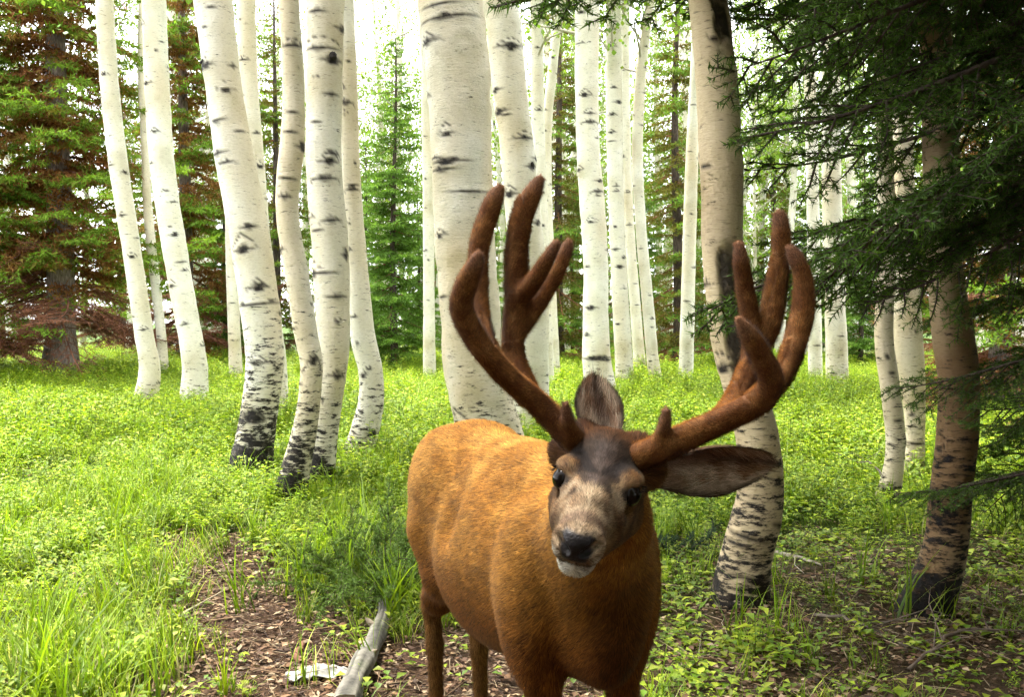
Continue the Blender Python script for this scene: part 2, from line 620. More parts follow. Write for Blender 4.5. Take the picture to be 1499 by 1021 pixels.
def lap_smooth(v, f, it=2, lam=.5):
    e = np.vstack([np.stack([f[:, k], f[:, (k + 1) % f.shape[1]]], -1) for k in range(f.shape[1])])
    e = np.vstack([e, e[:, ::-1]])
    deg = np.bincount(e[:, 0], minlength=len(v)).astype(float)
    for _ in range(it):
        s = np.stack([np.bincount(e[:, 0], v[e[:, 1], k], len(v)) for k in range(3)], -1) / deg[:, None]
        v = v + lam * (s - v)
    return v

def fur(v, f, col, gloss, n, flow, length, width, lift, rng, weight=None):
    """short hairs as thin triangles lying along flow(p, n); returns verts, tris, colours, normals"""
    N = vert_normals(v, f)
    tri = np.vstack([f[:, [0, 1, 2]], f[:, [0, 2, 3]]]) if f.shape[1] == 4 else f
    a, b, c = v[tri[:, 0]], v[tri[:, 1]], v[tri[:, 2]]
    ar = np.linalg.norm(np.cross(b - a, c - a), axis=1)
    if weight is not None:
        ar = ar * weight[tri].mean(1)
    pick = rng.choice(len(tri), n, p=ar / ar.sum())
    r1, r2 = rng.random(n), rng.random(n)
    s = np.sqrt(r1)
    bc = np.stack([1 - s, s * (1 - r2), s * r2], -1)
    T = tri[pick]
    mixv = lambda A: (A[T] * bc[..., None]).sum(1) if A.ndim == 2 else (A[T] * bc).sum(1)
    p, nn, cc = mixv(v), nrm(mixv(N)), mixv(col)
    L = length(p) if callable(length) else np.full(n, length)
    Wd = width(p) if callable(width) else np.full(n, width)
    fl = flow(p, nn)
    fl = fl - nn * (fl * nn).sum(1, keepdims=True)
    fl = nrm(nrm(fl) + rng.normal(0, .22, (n, 3)))
    fl = nrm(fl - nn * (fl * nn).sum(1, keepdims=True))
    lf = (lift(p) if callable(lift) else np.full(n, lift)) * rng.uniform(.5, 1.5, n)
    L = L * rng.uniform(.6, 1.2, n)
    side = np.cross(fl, nn)
    tip = p + (fl + nn * lf[:, None]) * L[:, None]
    p = p - nn * .001
    V = np.stack([p - side * Wd[:, None], p + side * Wd[:, None], tip], 1).reshape(-1, 3)
    shade = rng.uniform(.5, 1.4, n) * np.where(rng.random(n) < .12, .45, 1.0) * np.where(rng.random(n) < .10, 1.45, 1.0)
    shade = shade[:, None]
    C = np.repeat(cc * shade, 3, 0)
    C[2::3] *= 1.12
    sn = np.repeat(nrm(nn + .25 * fl + rng.normal(0, .12, (n, 3))), 3, 0)
    return V, np.arange(3 * n).reshape(-1, 3), np.clip(C, 0, 1), sn

# ------------------------------------------------------------------ the buck
E_D = 1.75
E = P(875, 709, E_D)                                    # point midway between the eyes
Fv = nrm(np.array([-.034, -.147, -.028]))
R0 = np.array([.15, -.040, -.034])
Rv = nrm(R0 - Fv * (R0 @ Fv))
Uv = np.cross(Fv, Rv)
HEAD = np.stack([Fv, Rv, Uv])                           # rows: forward, right, up
HS = 1.07
def H(f, r, u):
    return E + HS * (f * Fv + r * Rv + u * Uv)
class HeadField:
    def __init__(s, F): s.F = F
    def ell(s, c, r, axes, k=.04, sub=False): s.F.ell(c, np.array(r) * HS, axes, k, sub)
    def cap(s, a, b, ra, rb, k=.03, sub=False): s.F.cap(a, b, ra * HS, rb * HS, k, sub)
CH = np.array([.182, 2.24, 0.])                         # below the chest
bdir = nrm(np.array([.315, -.76, 0.]))
ldir = np.array([-bdir[1], bdir[0], 0.])                # to the deer's left = photo right
BODY = np.stack([bdir, ldir, np.array([0, 0, 1.])])
def B(s, l, z):
    return CH + s * bdir + l * ldir + np.array([0, 0, z])

def build_deer():
    root = thing('mule_deer', (CH[0] - .1, CH[1] + .35, 0), 'tawny mule deer buck with velvet-covered antlers facing the camera', 'deer')
    off = np.array(root.location)
    # grid, finer round the head
    hlo = np.array([E - .22, E + .24]).min(0) ; hhi = E + .24
    def axis(lo, hi, a, b, fine, coarse):
        return np.concatenate([np.arange(lo, a, coarse), np.arange(a, b, fine), np.arange(b, hi, coarse)])
    xs = axis(-.55, .62, E[0] - .13, E[0] + .14, .0042, .010)
    ys = axis(1.45, 3.6, 1.47, 1.97, .0046, .012)
    zs = axis(-.06, 1.32, E[2] - .17, E[2] + .16, .0042, .010)
    F = Field(xs, ys, zs)
    # trunk
    F.ell(B(-.34, 0, .72), (.44, .188, .262), BODY, .03)
    F.ell(B(-.50, 0, .665), (.34, .186, .245), BODY, .05)
    F.ell(B(-.06, 0, .725), (.19, .152, .235), BODY, .05)
    F.ell(B(.065, 0, .665), (.10, .085, .165), BODY, .05)
    F.cap(B(-.12, 0, .915), B(-.72, 0, .915), .075, .085, .07)
    F.ell(B(-.76, 0, .835), (.25, .165, .180), BODY, .06)
    for s in (-1, 1):
        F.ell(B(-.07, s * .132, .69), (.11, .062, .205), BODY, .035)
        F.ell(B(-.80, s * .088, .775), (.195, .088, .21), BODY, .05)
        # foreleg
        F.chain([B(-.06, s * .110, .66), B(-.05, s * .104, .52), B(-.02, s * .10, .335), B(-.02, s * .098, .30), B(-.01, s * .097, .12), B(.015, s * .097, .055)],
                [.066, .046, .033, .032, .0215, .024], .03)
        # hind leg
        dx = (.0 if s < 0 else .10)
        hl_ = -.068 if s < 0 else .045
        F.chain([B(-.80, s * .092, .69), B(-.74 + dx * .3, s * .092, .57), B(-.87 + dx * .6, (hl_ + s * .09) / 2, .47), B(-.97 + dx, hl_, .41)], [.100, .068, .046, .031], .04)
        F.chain([B(-.985 + dx, hl_, .415), B(-.95 + dx, hl_, .29), B(-.935 + dx, hl_, .11), B(-.91 + dx, hl_, .055)], [.030, .025, .0215, .024], .02)
    F.ell(B(-.49, -.185, .86), (.055, .035, .13), BODY, .05, True)
    F.ell(B(-.49, .185, .86), (.055, .035, .13), BODY, .05, True)
    F.chain([B(-.98, 0, .90), B(-1.05, 0, .85), B(-1.07, 0, .74)], [.035, .028, .014], .03)
    # neck
    F.chain([H(-.125, 0, -.035), E * .45 + B(.05, 0, .86) * .55 + np.array([0, 0, -.02]), B(-.04, 0, .80)], [.076, .090, .145], .05)
    F.cap(H(-.09, 0, -.075), B(.04, 0, .74), .054, .105, .05)
    # head
    FH = HeadField(F)
    FH.ell(H(-.075, 0, -.005), (.085, .066, .072), HEAD, .03)
    FH.ell(H(-.03, 0, -.045), (.085, .062, .062), HEAD, .03)
    FH.cap(H(-.03, 0, -.022), H(.075, 0, -.030), .057, .040, .03)
    FH.cap(H(.075, 0, -.030), H(.165, 0, -.037), .040, .033, .02)
    FH.ell(H(.03, 0, .004), (.075, .034, .022), HEAD, .02)
    for s in (-1, 1):
        FH.ell(H(.0, s * .047, .008), (.036, .022, .028), HEAD, .018)
        FH.ell(H(-.002, s * .059, .020), (.030, .013, .008), HEAD, .012)      # brow
        FH.cap(H(-.055, s * .041, -.072), H(.09, s * .018, -.066), .038, .024, .03)
        FH.ell(H(.02, s * .041, -.036), (.055, .019, .034), HEAD, .03)  # jaw
        FH.ell(H(.165, s * .020, -.036), (.023, .018, .023), HEAD, .012)     # nostril wings
        FH.ell(H(-.105, s * .050, .040), (.028, .026, .026), HEAD, .022)     # antler pedicle
        FH.ell(H(-.115, s * .072, .004), (.035, .03, .032), HEAD, .02)       # ear root
        FH.ell(H(.140, s * .020, -.055), (.035, .016, .016), HEAD, .012)     # lips
    FH.ell(H(.176, 0, -.036), (.018, .027, .019), HEAD, .012)
    FH.ell(H(.142, 0, -.079), (.034, .026, .018), HEAD, .014)                # chin
    FH.cap(H(.05, 0, -.075), H(.13, 0, -.076), .032, .020, .02)
    # carved: eye sockets, nostrils, mouth
    for s in (-1, 1):
        FH.ell(H(.023, s * .068, .002), (.0225, .017, .0160), HEAD, .006, True)
        FH.ell(H(.040, s * .056, -.020), (.022, .008, .007), HEAD, .010, True)  # tear pit
        FH.cap(H(.192, s * .012, -.040), H(.180, s * .030, -.026), .0062, .0078, .004, True)
        FH.cap(H(.182, s * .004, -.063), H(.120, s * .036, -.066), .0035, .003, .006, True)
    FH.cap(H(.197, 0, -.040), H(.193, 0, -.062), .003, .003, .004, True)
    v, f = F.surface()
    v = lap_smooth(v, f, 2, .45)
    N = vert_normals(v, f)
    # ---- colouring of the coat
    q = (v - E) @ HEAD.T / HS
    hf, hr, hu = q.T
    bq = (v - CH) @ BODY.T
    bs, bl, bz = bq.T
    n1 = fbm(v * 14, 2); n2 = fbm(v * 45, 9)
    st = fbm((v - CH) @ BODY.T * np.array([9, 60, 45]), 17)
    lerp = lambda a, b, t: a + (b - a) * t[:, None]
    col = np.tile(np.array([.270, .114, .0150]), (len(v), 1))
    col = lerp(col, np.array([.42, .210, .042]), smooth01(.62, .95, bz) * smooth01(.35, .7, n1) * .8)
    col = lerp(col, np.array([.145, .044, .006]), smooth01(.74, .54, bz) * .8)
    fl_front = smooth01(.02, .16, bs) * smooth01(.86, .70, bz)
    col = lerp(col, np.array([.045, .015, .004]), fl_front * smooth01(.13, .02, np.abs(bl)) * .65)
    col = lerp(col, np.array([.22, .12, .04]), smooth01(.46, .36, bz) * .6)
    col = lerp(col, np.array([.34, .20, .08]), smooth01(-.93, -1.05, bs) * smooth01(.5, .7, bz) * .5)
    # head
    hd = 1 - smooth01(.17, .26, np.linalg.norm(q - np.array([.02, 0, -.02]), axis=1))
    hb = np.tile(np.array([.15, .078, .026]), (len(v), 1))
    hb = lerp(hb, np.array([.245, .180, .112]), smooth01(.01, .08, hf) * smooth01(-.07, -.03, hu) * (1 - .65 * smooth01(.022, .05, np.abs(hr) + .03 * (n1 - .5))))            # pale muzzle
    hb = lerp(hb, np.array([.13, .070, .026]), smooth01(.03, .055, np.abs(hr)) * smooth01(.06, .02, np.abs(hf)) * .7)
    cap_ = smooth01(.058, .046, np.abs(hr) + .014 * (n2 - .5) * 4 + np.clip(hf, 0, 1) * .35) * smooth01(-.02, .006, hu) * smooth01(.090, .062, hf + .06 * (n2 - .5))
    hb = lerp(hb, np.array([.020, .013, .010]), cap_ * .92)
    grey = smooth01(.022, .008, np.abs(hr)) * smooth01(.0, .02, hu) * smooth01(-.06, -.01, hf) * smooth01(.09, .05, hf)
    hb = lerp(hb, np.array([.066, .047, .040]), grey * .7)
    for s_ in (-1, 1):
        a_ = np.array([.030, s_ * .010]); b_ = np.array([-.034, s_ * .052]); ab_ = b_ - a_
        pr = np.stack([hf, hr], -1) - a_
        tt = np.clip(pr @ ab_ / (ab_ @ ab_), 0, 1)
        dd = np.linalg.norm(pr - tt[:, None] * ab_, axis=1) + (n2 - .5) * .012
        hb = lerp(hb, np.array([.016, .011, .010]), smooth01(.013, .007, dd) * smooth01(-.012, .004, hu) * .95)
    hb = lerp(hb, np.array([.30, .235, .155]), smooth01(.016, .006, np.hypot((hf - .055) * .6, np.abs(hr) - .040)) * smooth01(-.04, -.02, hu) * .7)
    cheek = smooth01(.028, .05, np.abs(hr)) * smooth01(.13, .09, hf) * smooth01(-.0, -.03, hu)
    hb = lerp(hb, np.array([.085, .045, .020]), cheek * smooth01(.40, .58, fbm(v * 52, 44)) * .85)
    top = smooth01(-.035, -.07, hf) * smooth01(-.02, .02, hu)
    hb = lerp(hb, np.array([.080, .032, .010]), top * (.6 + .5 * smooth01(.3, .6, n2)))
    col = lerp(col, hb, hd * smooth01(-.17, -.10, hf + hu * .6))
    de = np.stack([np.hypot((hf - .020) / 1.5, (hu - .001)) + 10 * (np.sign(hr) != s) for s in (-1, 1)]).min(0)
    eyez = (np.abs(hr) > .035) & (hd > .3)
    col = lerp(col, np.array([.17, .105, .050]), smooth01(.032, .022, de) * smooth01(.012, .02, hu) * eyez * .8)
    col = lerp(col, np.array([.02, .014, .010]), smooth01(.0215, .0165, de) * eyez)
    tear = smooth01(.010, .004, np.abs(hu + .006 + (hf - .02) * .55)) * smooth01(.02, .03, hf) * smooth01(.075, .05, hf) * eyez
    col = lerp(col, np.array([.05, .035, .025]), tear * .8)
    nose = smooth01(-.010, -.017, hu) * smooth01(.172, .180, hf + .010 * (n2 - .5)) * smooth01(-.060, -.054, hu) * smooth01(.031, .026, np.abs(hr) + np.clip(-.03 - hu, 0, 1) * .35)
    nose = np.maximum(nose, smooth01(.166, .172, hf) * smooth01(-.024, -.018, hu) * smooth01(-.008, -.014, hu) * smooth01(.026, .020, np.abs(hr)))
    ring = smooth01(.128, .140, hf) * smooth01(.172, .160, hf) * smooth01(-.055, -.045, hu)
    col = lerp(col, np.array([.10, .06, .04]), ring * .7)
    white = smooth01(.110, .135, hf) * smooth01(-.056, -.064, hu)
    white = np.maximum(white, smooth01(.168, .176, hf) * smooth01(.020, .032, np.abs(hr)) * smooth01(-.040, -.050, hu))
    col = lerp(col, np.array([.50, .48, .40]), white * (1 - nose) * (.6 + .4 * smooth01(.3, .55, n2)))
    col = lerp(col, np.array([.010, .008, .008]), nose)
    lip = smooth01(.0055, .003, np.abs(hu + .064 + .0)) * smooth01(.13, .15, hf)
    col = lerp(col, np.array([.015, .011, .010]), lip * .9)
    mott = smooth01(.42, .62, fbm(v * 85, 33)) * hd * smooth01(.0, .05, np.abs(hr) + .02)
    col = lerp(col, col * np.array([.62, .50, .42]), mott * (1 - nose) * (1 - white) * .8)
    col = np.clip(col * (.40 + 1.2 * (st * .65 + n2 * .35))[:, None], 0, 1)
    gloss = nose * .95
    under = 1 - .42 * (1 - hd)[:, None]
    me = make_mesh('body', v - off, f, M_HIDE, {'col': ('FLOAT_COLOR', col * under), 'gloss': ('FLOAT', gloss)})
    body = obj('body', me, root)
    # ---- coat of short hairs
    rng = np.random.default_rng(3)
    def near_head(p):
        a_ = H(-.06, 0, -.03); ab_ = H(.17, 0, -.05) - a_
        t_ = np.clip((p - a_) @ ab_ / (ab_ @ ab_), 0, 1)
        return 1 - smooth01(.085, .17, np.linalg.norm(p - a_ - t_[:, None] * ab_, axis=1))
    def flow(p, n):
        hq = (p - E) @ HEAD.T
        t = near_head(p)[:, None]
        s = (p - CH) @ bdir
        lg = smooth01(.62, .45, p[:, 2])[:, None]
        d = -bdir[None] * (1 - lg) + np.array([[0, 0, -.55]])
        return d * (1 - t) + (-Fv[None] + .25 * np.sign(hq[:, 1:2]) * Rv[None] - .1 * Uv[None]) * t
    def hl(p):
        t = near_head(p)
        top_ = smooth01(-.03, -.08, (p - E) @ Fv) * t
        return .023 * (1 - t) + (.0095 + .014 * top_) * t
    def hw(p):
        t = near_head(p)
        return .0010 * (1 - t) + .00072 * t
    wt = (1 + 4.5 * near_head(v)) * (1 - nose) * (1 - smooth01(.024, .018, de) * eyez)
    V, T, C, S = fur(v, f, col, gloss, 300000, flow, hl, hw, .24, rng, wt)
    me = make_mesh('fur', V - off, T, M_FUR, {'col': ('FLOAT_COLOR', C), 'sn': ('FLOAT_VECTOR', S)})
    obj('fur', me, body, kind='stuff')
    # ---- eyes
    for s in (-1, 1):
        c = H(.0195, s * .0555, .002)
        a = np.linspace(0, math.pi, 17); bb = np.arange(32) * 2 * math.pi / 32
        vv = np.stack([np.outer(np.sin(a), np.cos(bb)), np.outer(np.sin(a), np.sin(bb)), np.outer(np.cos(a), np.ones(32))], -1).reshape(-1, 3) * .0205
        i = np.arange(16)[:, None] * 32; k = np.arange(32)[None]
        qd = np.stack([i + k, i + (k + 1) % 32, i + 32 + (k + 1) % 32, i + 32 + k], -1).reshape(-1, 4)
        obj('eye', make_mesh('eye', vv + c - off, qd[:, ::-1], M_EYE), root)
        # lashes
        A = []; Bt = []
        for j in range(16):
            t = j / 15
            p = H(-.012 + .040 * t, s * (.0695 + .004 * math.sin(math.pi * t)), .0085 + .0055 * math.sin(math.pi * t))
            A.append(p); Bt.append(p + .010 * (Rv * s * .9 + Fv * (.5 * (t - .3)) + Uv * .15 + rng.normal(0, .1, 3)))
        mb = MB(); vv, ff = tubes(A, Bt, .0007, .0002, 3); mb.add(vv, ff, (.01, .008, .006))
        obj('eyelashes', mb.mesh('eyelashes', M_EYE, off=off), root, kind='stuff')
    # ---- ears
    def ear(base, tip, side, opening, wid, cup, label=None, curl=0.0):
        base = np.asarray(base); tip = np.asarray(tip)
        ax = tip - base; L = np.linalg.norm(ax); ax = ax / L
        side = nrm(side - ax * (side @ ax)); opn = np.cross(ax, side)
        if opn @ opening < 0: opn = -opn
        ns, ntt = 48, 25
        s = np.linspace(0, 1, ns)[:, None]; t = np.linspace(-1, 1, ntt)[None]
        prof = np.sin(math.pi * np.clip(s, 0, 1) ** 1.0) ** .5 * (1 - .12 * np.cos(5 * s)) + .30 * (1 - s) ** 4
        prof[-1] = .015
        w = wid * prof
        dep = cup * np.sin(math.pi * np.clip(s * .9 + .1, 0, 1)) ** .8
        wav = .004 * np.sin(9 * s + 2 * t) * np.abs(t) ** 2
        Pn = base + (s * L + 0 * t)[..., None] * ax + (t * w * (1 - .1 * t ** 2))[..., None] * side + (dep * (t ** 2 - .75) + wav + curl * (t > 0) * t ** 3 * w * .6)[..., None] * opn
        bend = (-.02 * s ** 2 + 0 * t)[..., None] * opn
        Pn = Pn + bend
        inner = Pn.reshape(-1, 3)
        th = (.0045 * (1 - np.abs(t) ** 3) * (1 - s ** 4) + .0012 + .010 * (1 - s) ** 2).reshape(-1, 1)
        outer = inner - opn * th
        i = np.arange(ns - 1)[:, None] * ntt + np.arange(ntt - 1)[None]
        q1 = np.stack([i, i + 1, i + ntt + 1, i + ntt], -1).reshape(-1, 4)
        n = len(inner)
        q2 = q1[:, ::-1] + n
        rim = np.concatenate([np.arange(ntt), np.arange(1, ns) * ntt + ntt - 1, (ns - 1) * ntt + np.arange(ntt - 2, -1, -1), np.arange(ns - 2, 0, -1) * ntt])
        r2 = np.roll(rim, -1)
        q3 = np.stack([rim, rim + n, r2 + n, r2], -1)
        vv = np.vstack([inner, outer]); ff = np.vstack([q1, q2, q3])
        Nn = vert_normals(vv, ff)
        if (Nn[:n] @ opn).mean() < 0:
            ff = ff[:, ::-1]
        S = np.tile(s, (1, ntt)).ravel(); T_ = np.tile(t, (ns, 1)).ravel()
        nn = fbm(inner * 60, 4)
        c = np.tile(np.array([.22, .115, .060]), (n, 1))
        c = lerp(c, np.array([.50, .37, .26]), smooth01(.43, .55, nn + .12 * np.sin(S * 7 + 3 * T_)) * .9)
        c = lerp(c, np.array([.055, .025, .015]), smooth01(.42, .0, np.abs(T_ - .25 + .25 * S)) * .85)
        rimm = np.maximum(smooth01(.80, .97, np.abs(T_)), smooth01(.90, .99, S))
        c = lerp(c, np.array([.018, .011, .008]), rimm * .9)
        c = lerp(c, np.array([.30, .22, .15]), smooth01(.35, .05, S) * (1 - rimm) * .6)
        co = np.tile(np.array([.085, .045, .022]), (n, 1))
        cc = np.vstack([c, co]) * (.8 + .4 * fbm(vv * 90, 6))[:, None]
        e = obj('ear', make_mesh('ear', vv - off, ff, M_HIDE, {'col': ('FLOAT_COLOR', cc)}), root)
        if label: e['label'] = label
        fx = lambda p, nrm_: np.tile(ax, (len(p), 1)) + .3 * np.sign((p - base) @ side)[:, None] * side
        V, T, C, S_ = fur(vv, ff, cc, None, 16000, fx, .011, .0005, .35, rng)
        tw = np.concatenate([(smooth01(.55, .1, S) + .25 * smooth01(.9, .4, np.abs(T_))) * (np.abs(T_) < .92), np.zeros(n)]) + 1e-6
        V2, T2, C2, S2 = fur(vv, ff, np.clip(cc * 1.5 + .03, 0, 1), None, 2600, fx, .026, .0006, .7, rng, tw)
        T2 = T2 + len(V); V = np.vstack([V, V2]); T = np.vstack([T, T2]); C = np.vstack([C, C2]); S_ = np.vstack([S_, S2])
        obj('fur', make_mesh('fur', V - off, T, M_FUR, {'col': ('FLOAT_COLOR', C), 'sn': ('FLOAT_VECTOR', S_)}), e, kind='stuff')
    ear(P(952, 694, 1.85), P(1141, 682, 1.90), np.array([.08, -.25, 1.]), np.array([-.1, -1., .15]), .052, .050, 'ear spread out sideways, dark rimmed', .25)
    ear(P(884, 668, 1.90), P(872, 543, 2.00), np.array([1., .15, .0]), np.array([.05, -1, .35]), .047, .024, 'ear pricked up behind the antler')
    # ---- hooves
    for (s_, l_, z_) in [(.025, -.097, 0), (.025, .097, 0), (-.90, -.068, 0), (-.80, .045, 0)]:
        for k in (-1, 1):
            F2 = Field(*[np.arange(-.05, .0501, .004)] * 2, np.arange(-.01, .08, .004))
            F2.ell((0, .004, .0), (.016, .036, .045), np.eye(3), .01)
            F2.D = np.maximum(F2.D, -np.asarray(F2.ax[2])[None, None] + .0005)
            hv, hq = F2.surface()
            yaw = math.atan2(bdir[1], bdir[0]) - math.pi / 2
            Rz = np.array([[math.cos(yaw), -math.sin(yaw), 0], [math.sin(yaw), math.cos(yaw), 0], [0, 0, 1]])
            hv = hv @ Rz.T + B(s_, l_ + k * .013, 0) 
            hv[:, 2] += float(hgt(hv[:, 0].mean(), hv[:, 1].mean())) - .012
            obj('hoof', make_mesh('hoof', hv - off, hq, M_EYE), root)
    # ---- antlers in velvet
    def antler(lines, label):
        pts, rad, segs = [], [], []
        for ln in lines:
            arr = np.array([[*P(x, y, d), max(w / 2 * d / FPX - .0035, .006)] for x, y, d, w in ln])
            arr = resample(arr, .012)
            segs.append(arr)
        allp = np.vstack(segs)
        lo = allp[:, :3].min(0) - .05; hi = allp[:, :3].max(0) + .05
        h = .0042
        F3 = Field(*[np.arange(lo[i], hi[i], h) for i in range(3)])
        for n_, arr in enumerate(segs):
            F4 = Field(*F3.ax)
            for i in range(len(arr) - 1):
                F4.cap(arr[i, :3], arr[i + 1, :3], arr[i, 3], arr[i + 1, 3], .004)
            d = F4.D; D = F3.D; k = .013
            hh = np.clip(.5 + .5 * (D - d) / k, 0, 1)
            F3.D = D * (1 - hh) + d * hh - k * hh * (1 - hh)
        v, f = F3.surface()
        v = lap_smooth(v, f, 2, .5)
        N = vert_normals(v, f)
        bump = (fbm(v * np.array([60, 60, 30]), 21) - .5)
        v = v + N * (bump * .003)[:, None]
        n1 = fbm(v * 22, 12); n2 = fbm(v * 70, 15)
        c = np.tile(np.array([.112, .044, .0125]), (len(v), 1))
        c = lerp(c, np.array([.19, .084, .026]), smooth01(.4, .7, n1) * .8)
        z = v[:, 2]
        c = lerp(c, np.array([.07, .021, .005]), smooth01(.35, .6, n2) * .6)
        for arr in segs:
            tipd = np.linalg.norm(v - arr[-1, :3], axis=1)
            c = lerp(c, np.array([.14, .075, .05]), smooth01(.05, .015, tipd) * .55)
        c = np.clip(c, 0, 1)
        o = obj('antler', make_mesh('antler', v - off, f, M_HIDE, {'col': ('FLOAT_COLOR', c)}), root, label=label)
        ends = np.vstack([a[-1, :3] for a in segs])
        def fl(p, n):
            i = ((p[:, None] - ends[None]) ** 2).sum(-1).argmin(1)
            return nrm(ends[i] - p)
        V, T, C, S = fur(v, f, c, None, 90000, fl, .0058, .00042, .9, rng)
        obj('velvet', make_mesh('velvet', V - off, T, M_FUR, {'col': ('FLOAT_COLOR', np.clip(C * 1.9 + np.array([.04, .016, .004]), 0, 1)), 'sn': ('FLOAT_VECTOR', S)}), o, kind='stuff')
    antler([
        [(856, 660, 1.84, 42), (830, 634, 1.83, 42), (786, 590, 1.83, 38), (738, 548, 1.82, 38), (699, 500, 1.80, 39), (675, 452, 1.78, 38), (682, 418, 1.77, 36), (694, 390, 1.76, 30), (700, 374, 1.755, 20)],
        [(724, 532, 1.86, 30), (706, 470, 1.93, 28), (700, 410, 1.97, 30), (701, 362, 1.99, 33), (713, 320, 2.01, 33), (724, 292, 2.02, 30), (731, 277, 2.02, 20)],
        [(772, 578, 1.87, 40), (752, 525, 1.94, 36), (752, 480, 1.97, 38), (757, 440, 1.985, 40), (756, 400, 1.99, 38), (756, 362, 2.0, 35), (764, 318, 2.01, 36), (779, 284, 2.02, 31), (790, 264, 2.02, 20)],
        [(760, 436, 1.97, 32), (778, 416, 1.95, 31), (795, 391, 1.94, 27), (808, 367, 1.935, 22), (815, 356, 1.93, 16)],
        [(754, 490, 1.98, 34), (781, 452, 2.01, 33), (802, 422, 2.03, 28), (818, 394, 2.04, 25), (829, 366, 2.05, 22), (832, 356, 2.05, 16)],
        [(840, 642, 1.82, 28), (831, 614, 1.80, 22), (828, 593, 1.79, 17)],
    ], 'velvet antler rising beside the pricked-up ear')
    antler([
        [(926, 672, 1.80, 44), (960, 660, 1.80, 44), (1005, 640, 1.79, 42), (1062, 614, 1.78, 42), (1108, 590, 1.77, 42), (1128, 562, 1.76, 40), (1116, 526, 1.75, 38), (1097, 492, 1.74, 32), (1083, 470, 1.735, 20)],
        [(1108, 590, 1.79, 40), (1146, 548, 1.84, 34), (1166, 494, 1.88, 38), (1176, 450, 1.90, 37), (1175, 406, 1.91, 30), (1164, 376, 1.92, 26), (1157, 365, 1.92, 18)],
        [(1058, 616, 1.80, 38), (1082, 576, 1.90, 36), (1106, 520, 1.97, 36), (1127, 472, 2.0, 38), (1134, 428, 2.02, 36), (1142, 384, 2.03, 31), (1144, 340, 2.04, 30), (1141, 317, 2.045, 24)],
        [(1102, 524, 1.96, 30), (1098, 464, 1.99, 31), (1091, 428, 2.0, 30), (1085, 384, 2.0, 27), (1082, 361, 2.0, 20)],
        [(966, 655, 1.80, 30), (971, 630, 1.78, 25), (975, 604, 1.77, 20)],
    ], 'velvet antler rising above the spread ear')
build_deer()
# ------------------------------------------------------------------ conifers
def needles(A, Bp, spacing, nlen, nwid, flat, col, rng, ahead=.55, jit=.35):
    """single-triangle needles along twig segments A->B"""
    A = np.asarray(A, float); Bp = np.asarray(Bp, float)
    L = np.linalg.norm(Bp - A, axis=1)
    n = np.maximum(1, (L / spacing).astype(int))
    i = np.repeat(np.arange(len(A)), n)
    t = rng.random(len(i))
    p = A[i] + (Bp[i] - A[i]) * t[:, None]
    d = nrm(Bp[i] - A[i])
    u, w = perp(d)
    a = rng.uniform(0, 2 * math.pi, len(i))
    rad = u * np.cos(a)[:, None] + w * np.sin(a)[:, None] * flat
    nd = nrm(d * ahead + rad + rng.normal(0, jit * .4, rad.shape))
    l = nlen * rng.uniform(.65, 1.25, len(i))
    tip = p + nd * l[:, None]
    s = nrm(np.cross(nd, rng.normal(0, 1, nd.shape))) * (nwid / 2)
    v = np.stack([p - s, p + s, tip], 1)
    c = np.asarray(col, float)
    c = c[i] if c.ndim == 2 else np.tile(c, (len(i), 1))
    c = c * rng.uniform(.55, 1.45, len(i))[:, None]
    c3 = np.repeat(c, 3, 0)
    return v.reshape(-1, 3), np.arange(3 * len(i)).reshape(-1, 3), c3

def bough_segments(L, rng, droop=.25, side_len=.42, n_side=22, sub=True, upturn=.15):
    """segments of one conifer bough along +X, in a roughly flat spray"""
    m = 8
    t = np.linspace(0, 1, m + 1)
    bend = rng.normal(0, .05)
    main = np.stack([L * t, L * bend * np.sin(t * 3), L * (-droop * t ** 1.5 + upturn * t ** 3)], -1)
    segs = [(main[k], main[k + 1], .012 * L * (1 - t[k]) + .002, .012 * L * (1 - t[k + 1]) + .0015, 0) for k in range(m)]
    for k in range(n_side):
        tt = .10 + .9 * (k + rng.uniform(0, .8)) / n_side
        if tt > 1: continue
        j = min(m - 1, int(tt * m))
        base = main[j] + (main[j + 1] - main[j]) * (tt * m - j)
        d = nrm(main[j + 1] - main[j])
        sgn = 1 if k % 2 else -1
        sl = L * side_len * (1 - tt) ** .7 * rng.uniform(.6, 1.15) + .06 * L
        ang = math.radians(rng.uniform(42, 62))
        dirn = nrm(d * math.cos(ang) + np.array([0, sgn, 0]) * math.sin(ang) + np.array([0, 0, rng.normal(-.12, .12)]))
        p1 = base + dirn * sl * .5
        d2 = nrm(dirn + d * .25 + np.array([0, 0, -.12]))
        p2 = p1 + d2 * sl * .5
        segs.append((base, p1, .004 * L, .003 * L, 1)); segs.append((p1, p2, .003 * L, .001 * L, 1))
        if sub:
            nn = max(2, int(sl / (.075 * max(L, .8))))
            for q in range(nn):
                u = (q + rng.uniform(.2, .9)) / nn
                b2 = base + (p1 - base) * min(1, u * 2) if u < .5 else p1 + (p2 - p1) * (u * 2 - 1)
                for sg in (-1, 1):
                    if rng.random() < .15: continue
                    sd2 = nrm(np.cross(dirn, [0, 0, 1.])) * sg
                    dd = nrm(dirn * .75 + sd2 * .75 + np.array([0, 0, rng.normal(-.1, .18)]))
                    ll = sl * .36 * (1 - u) ** .6 * rng.uniform(.6, 1.2) + .025 * L
                    segs.append((b2, b2 + dd * ll, .002 * L, .0008 * L, 2))
    return segs

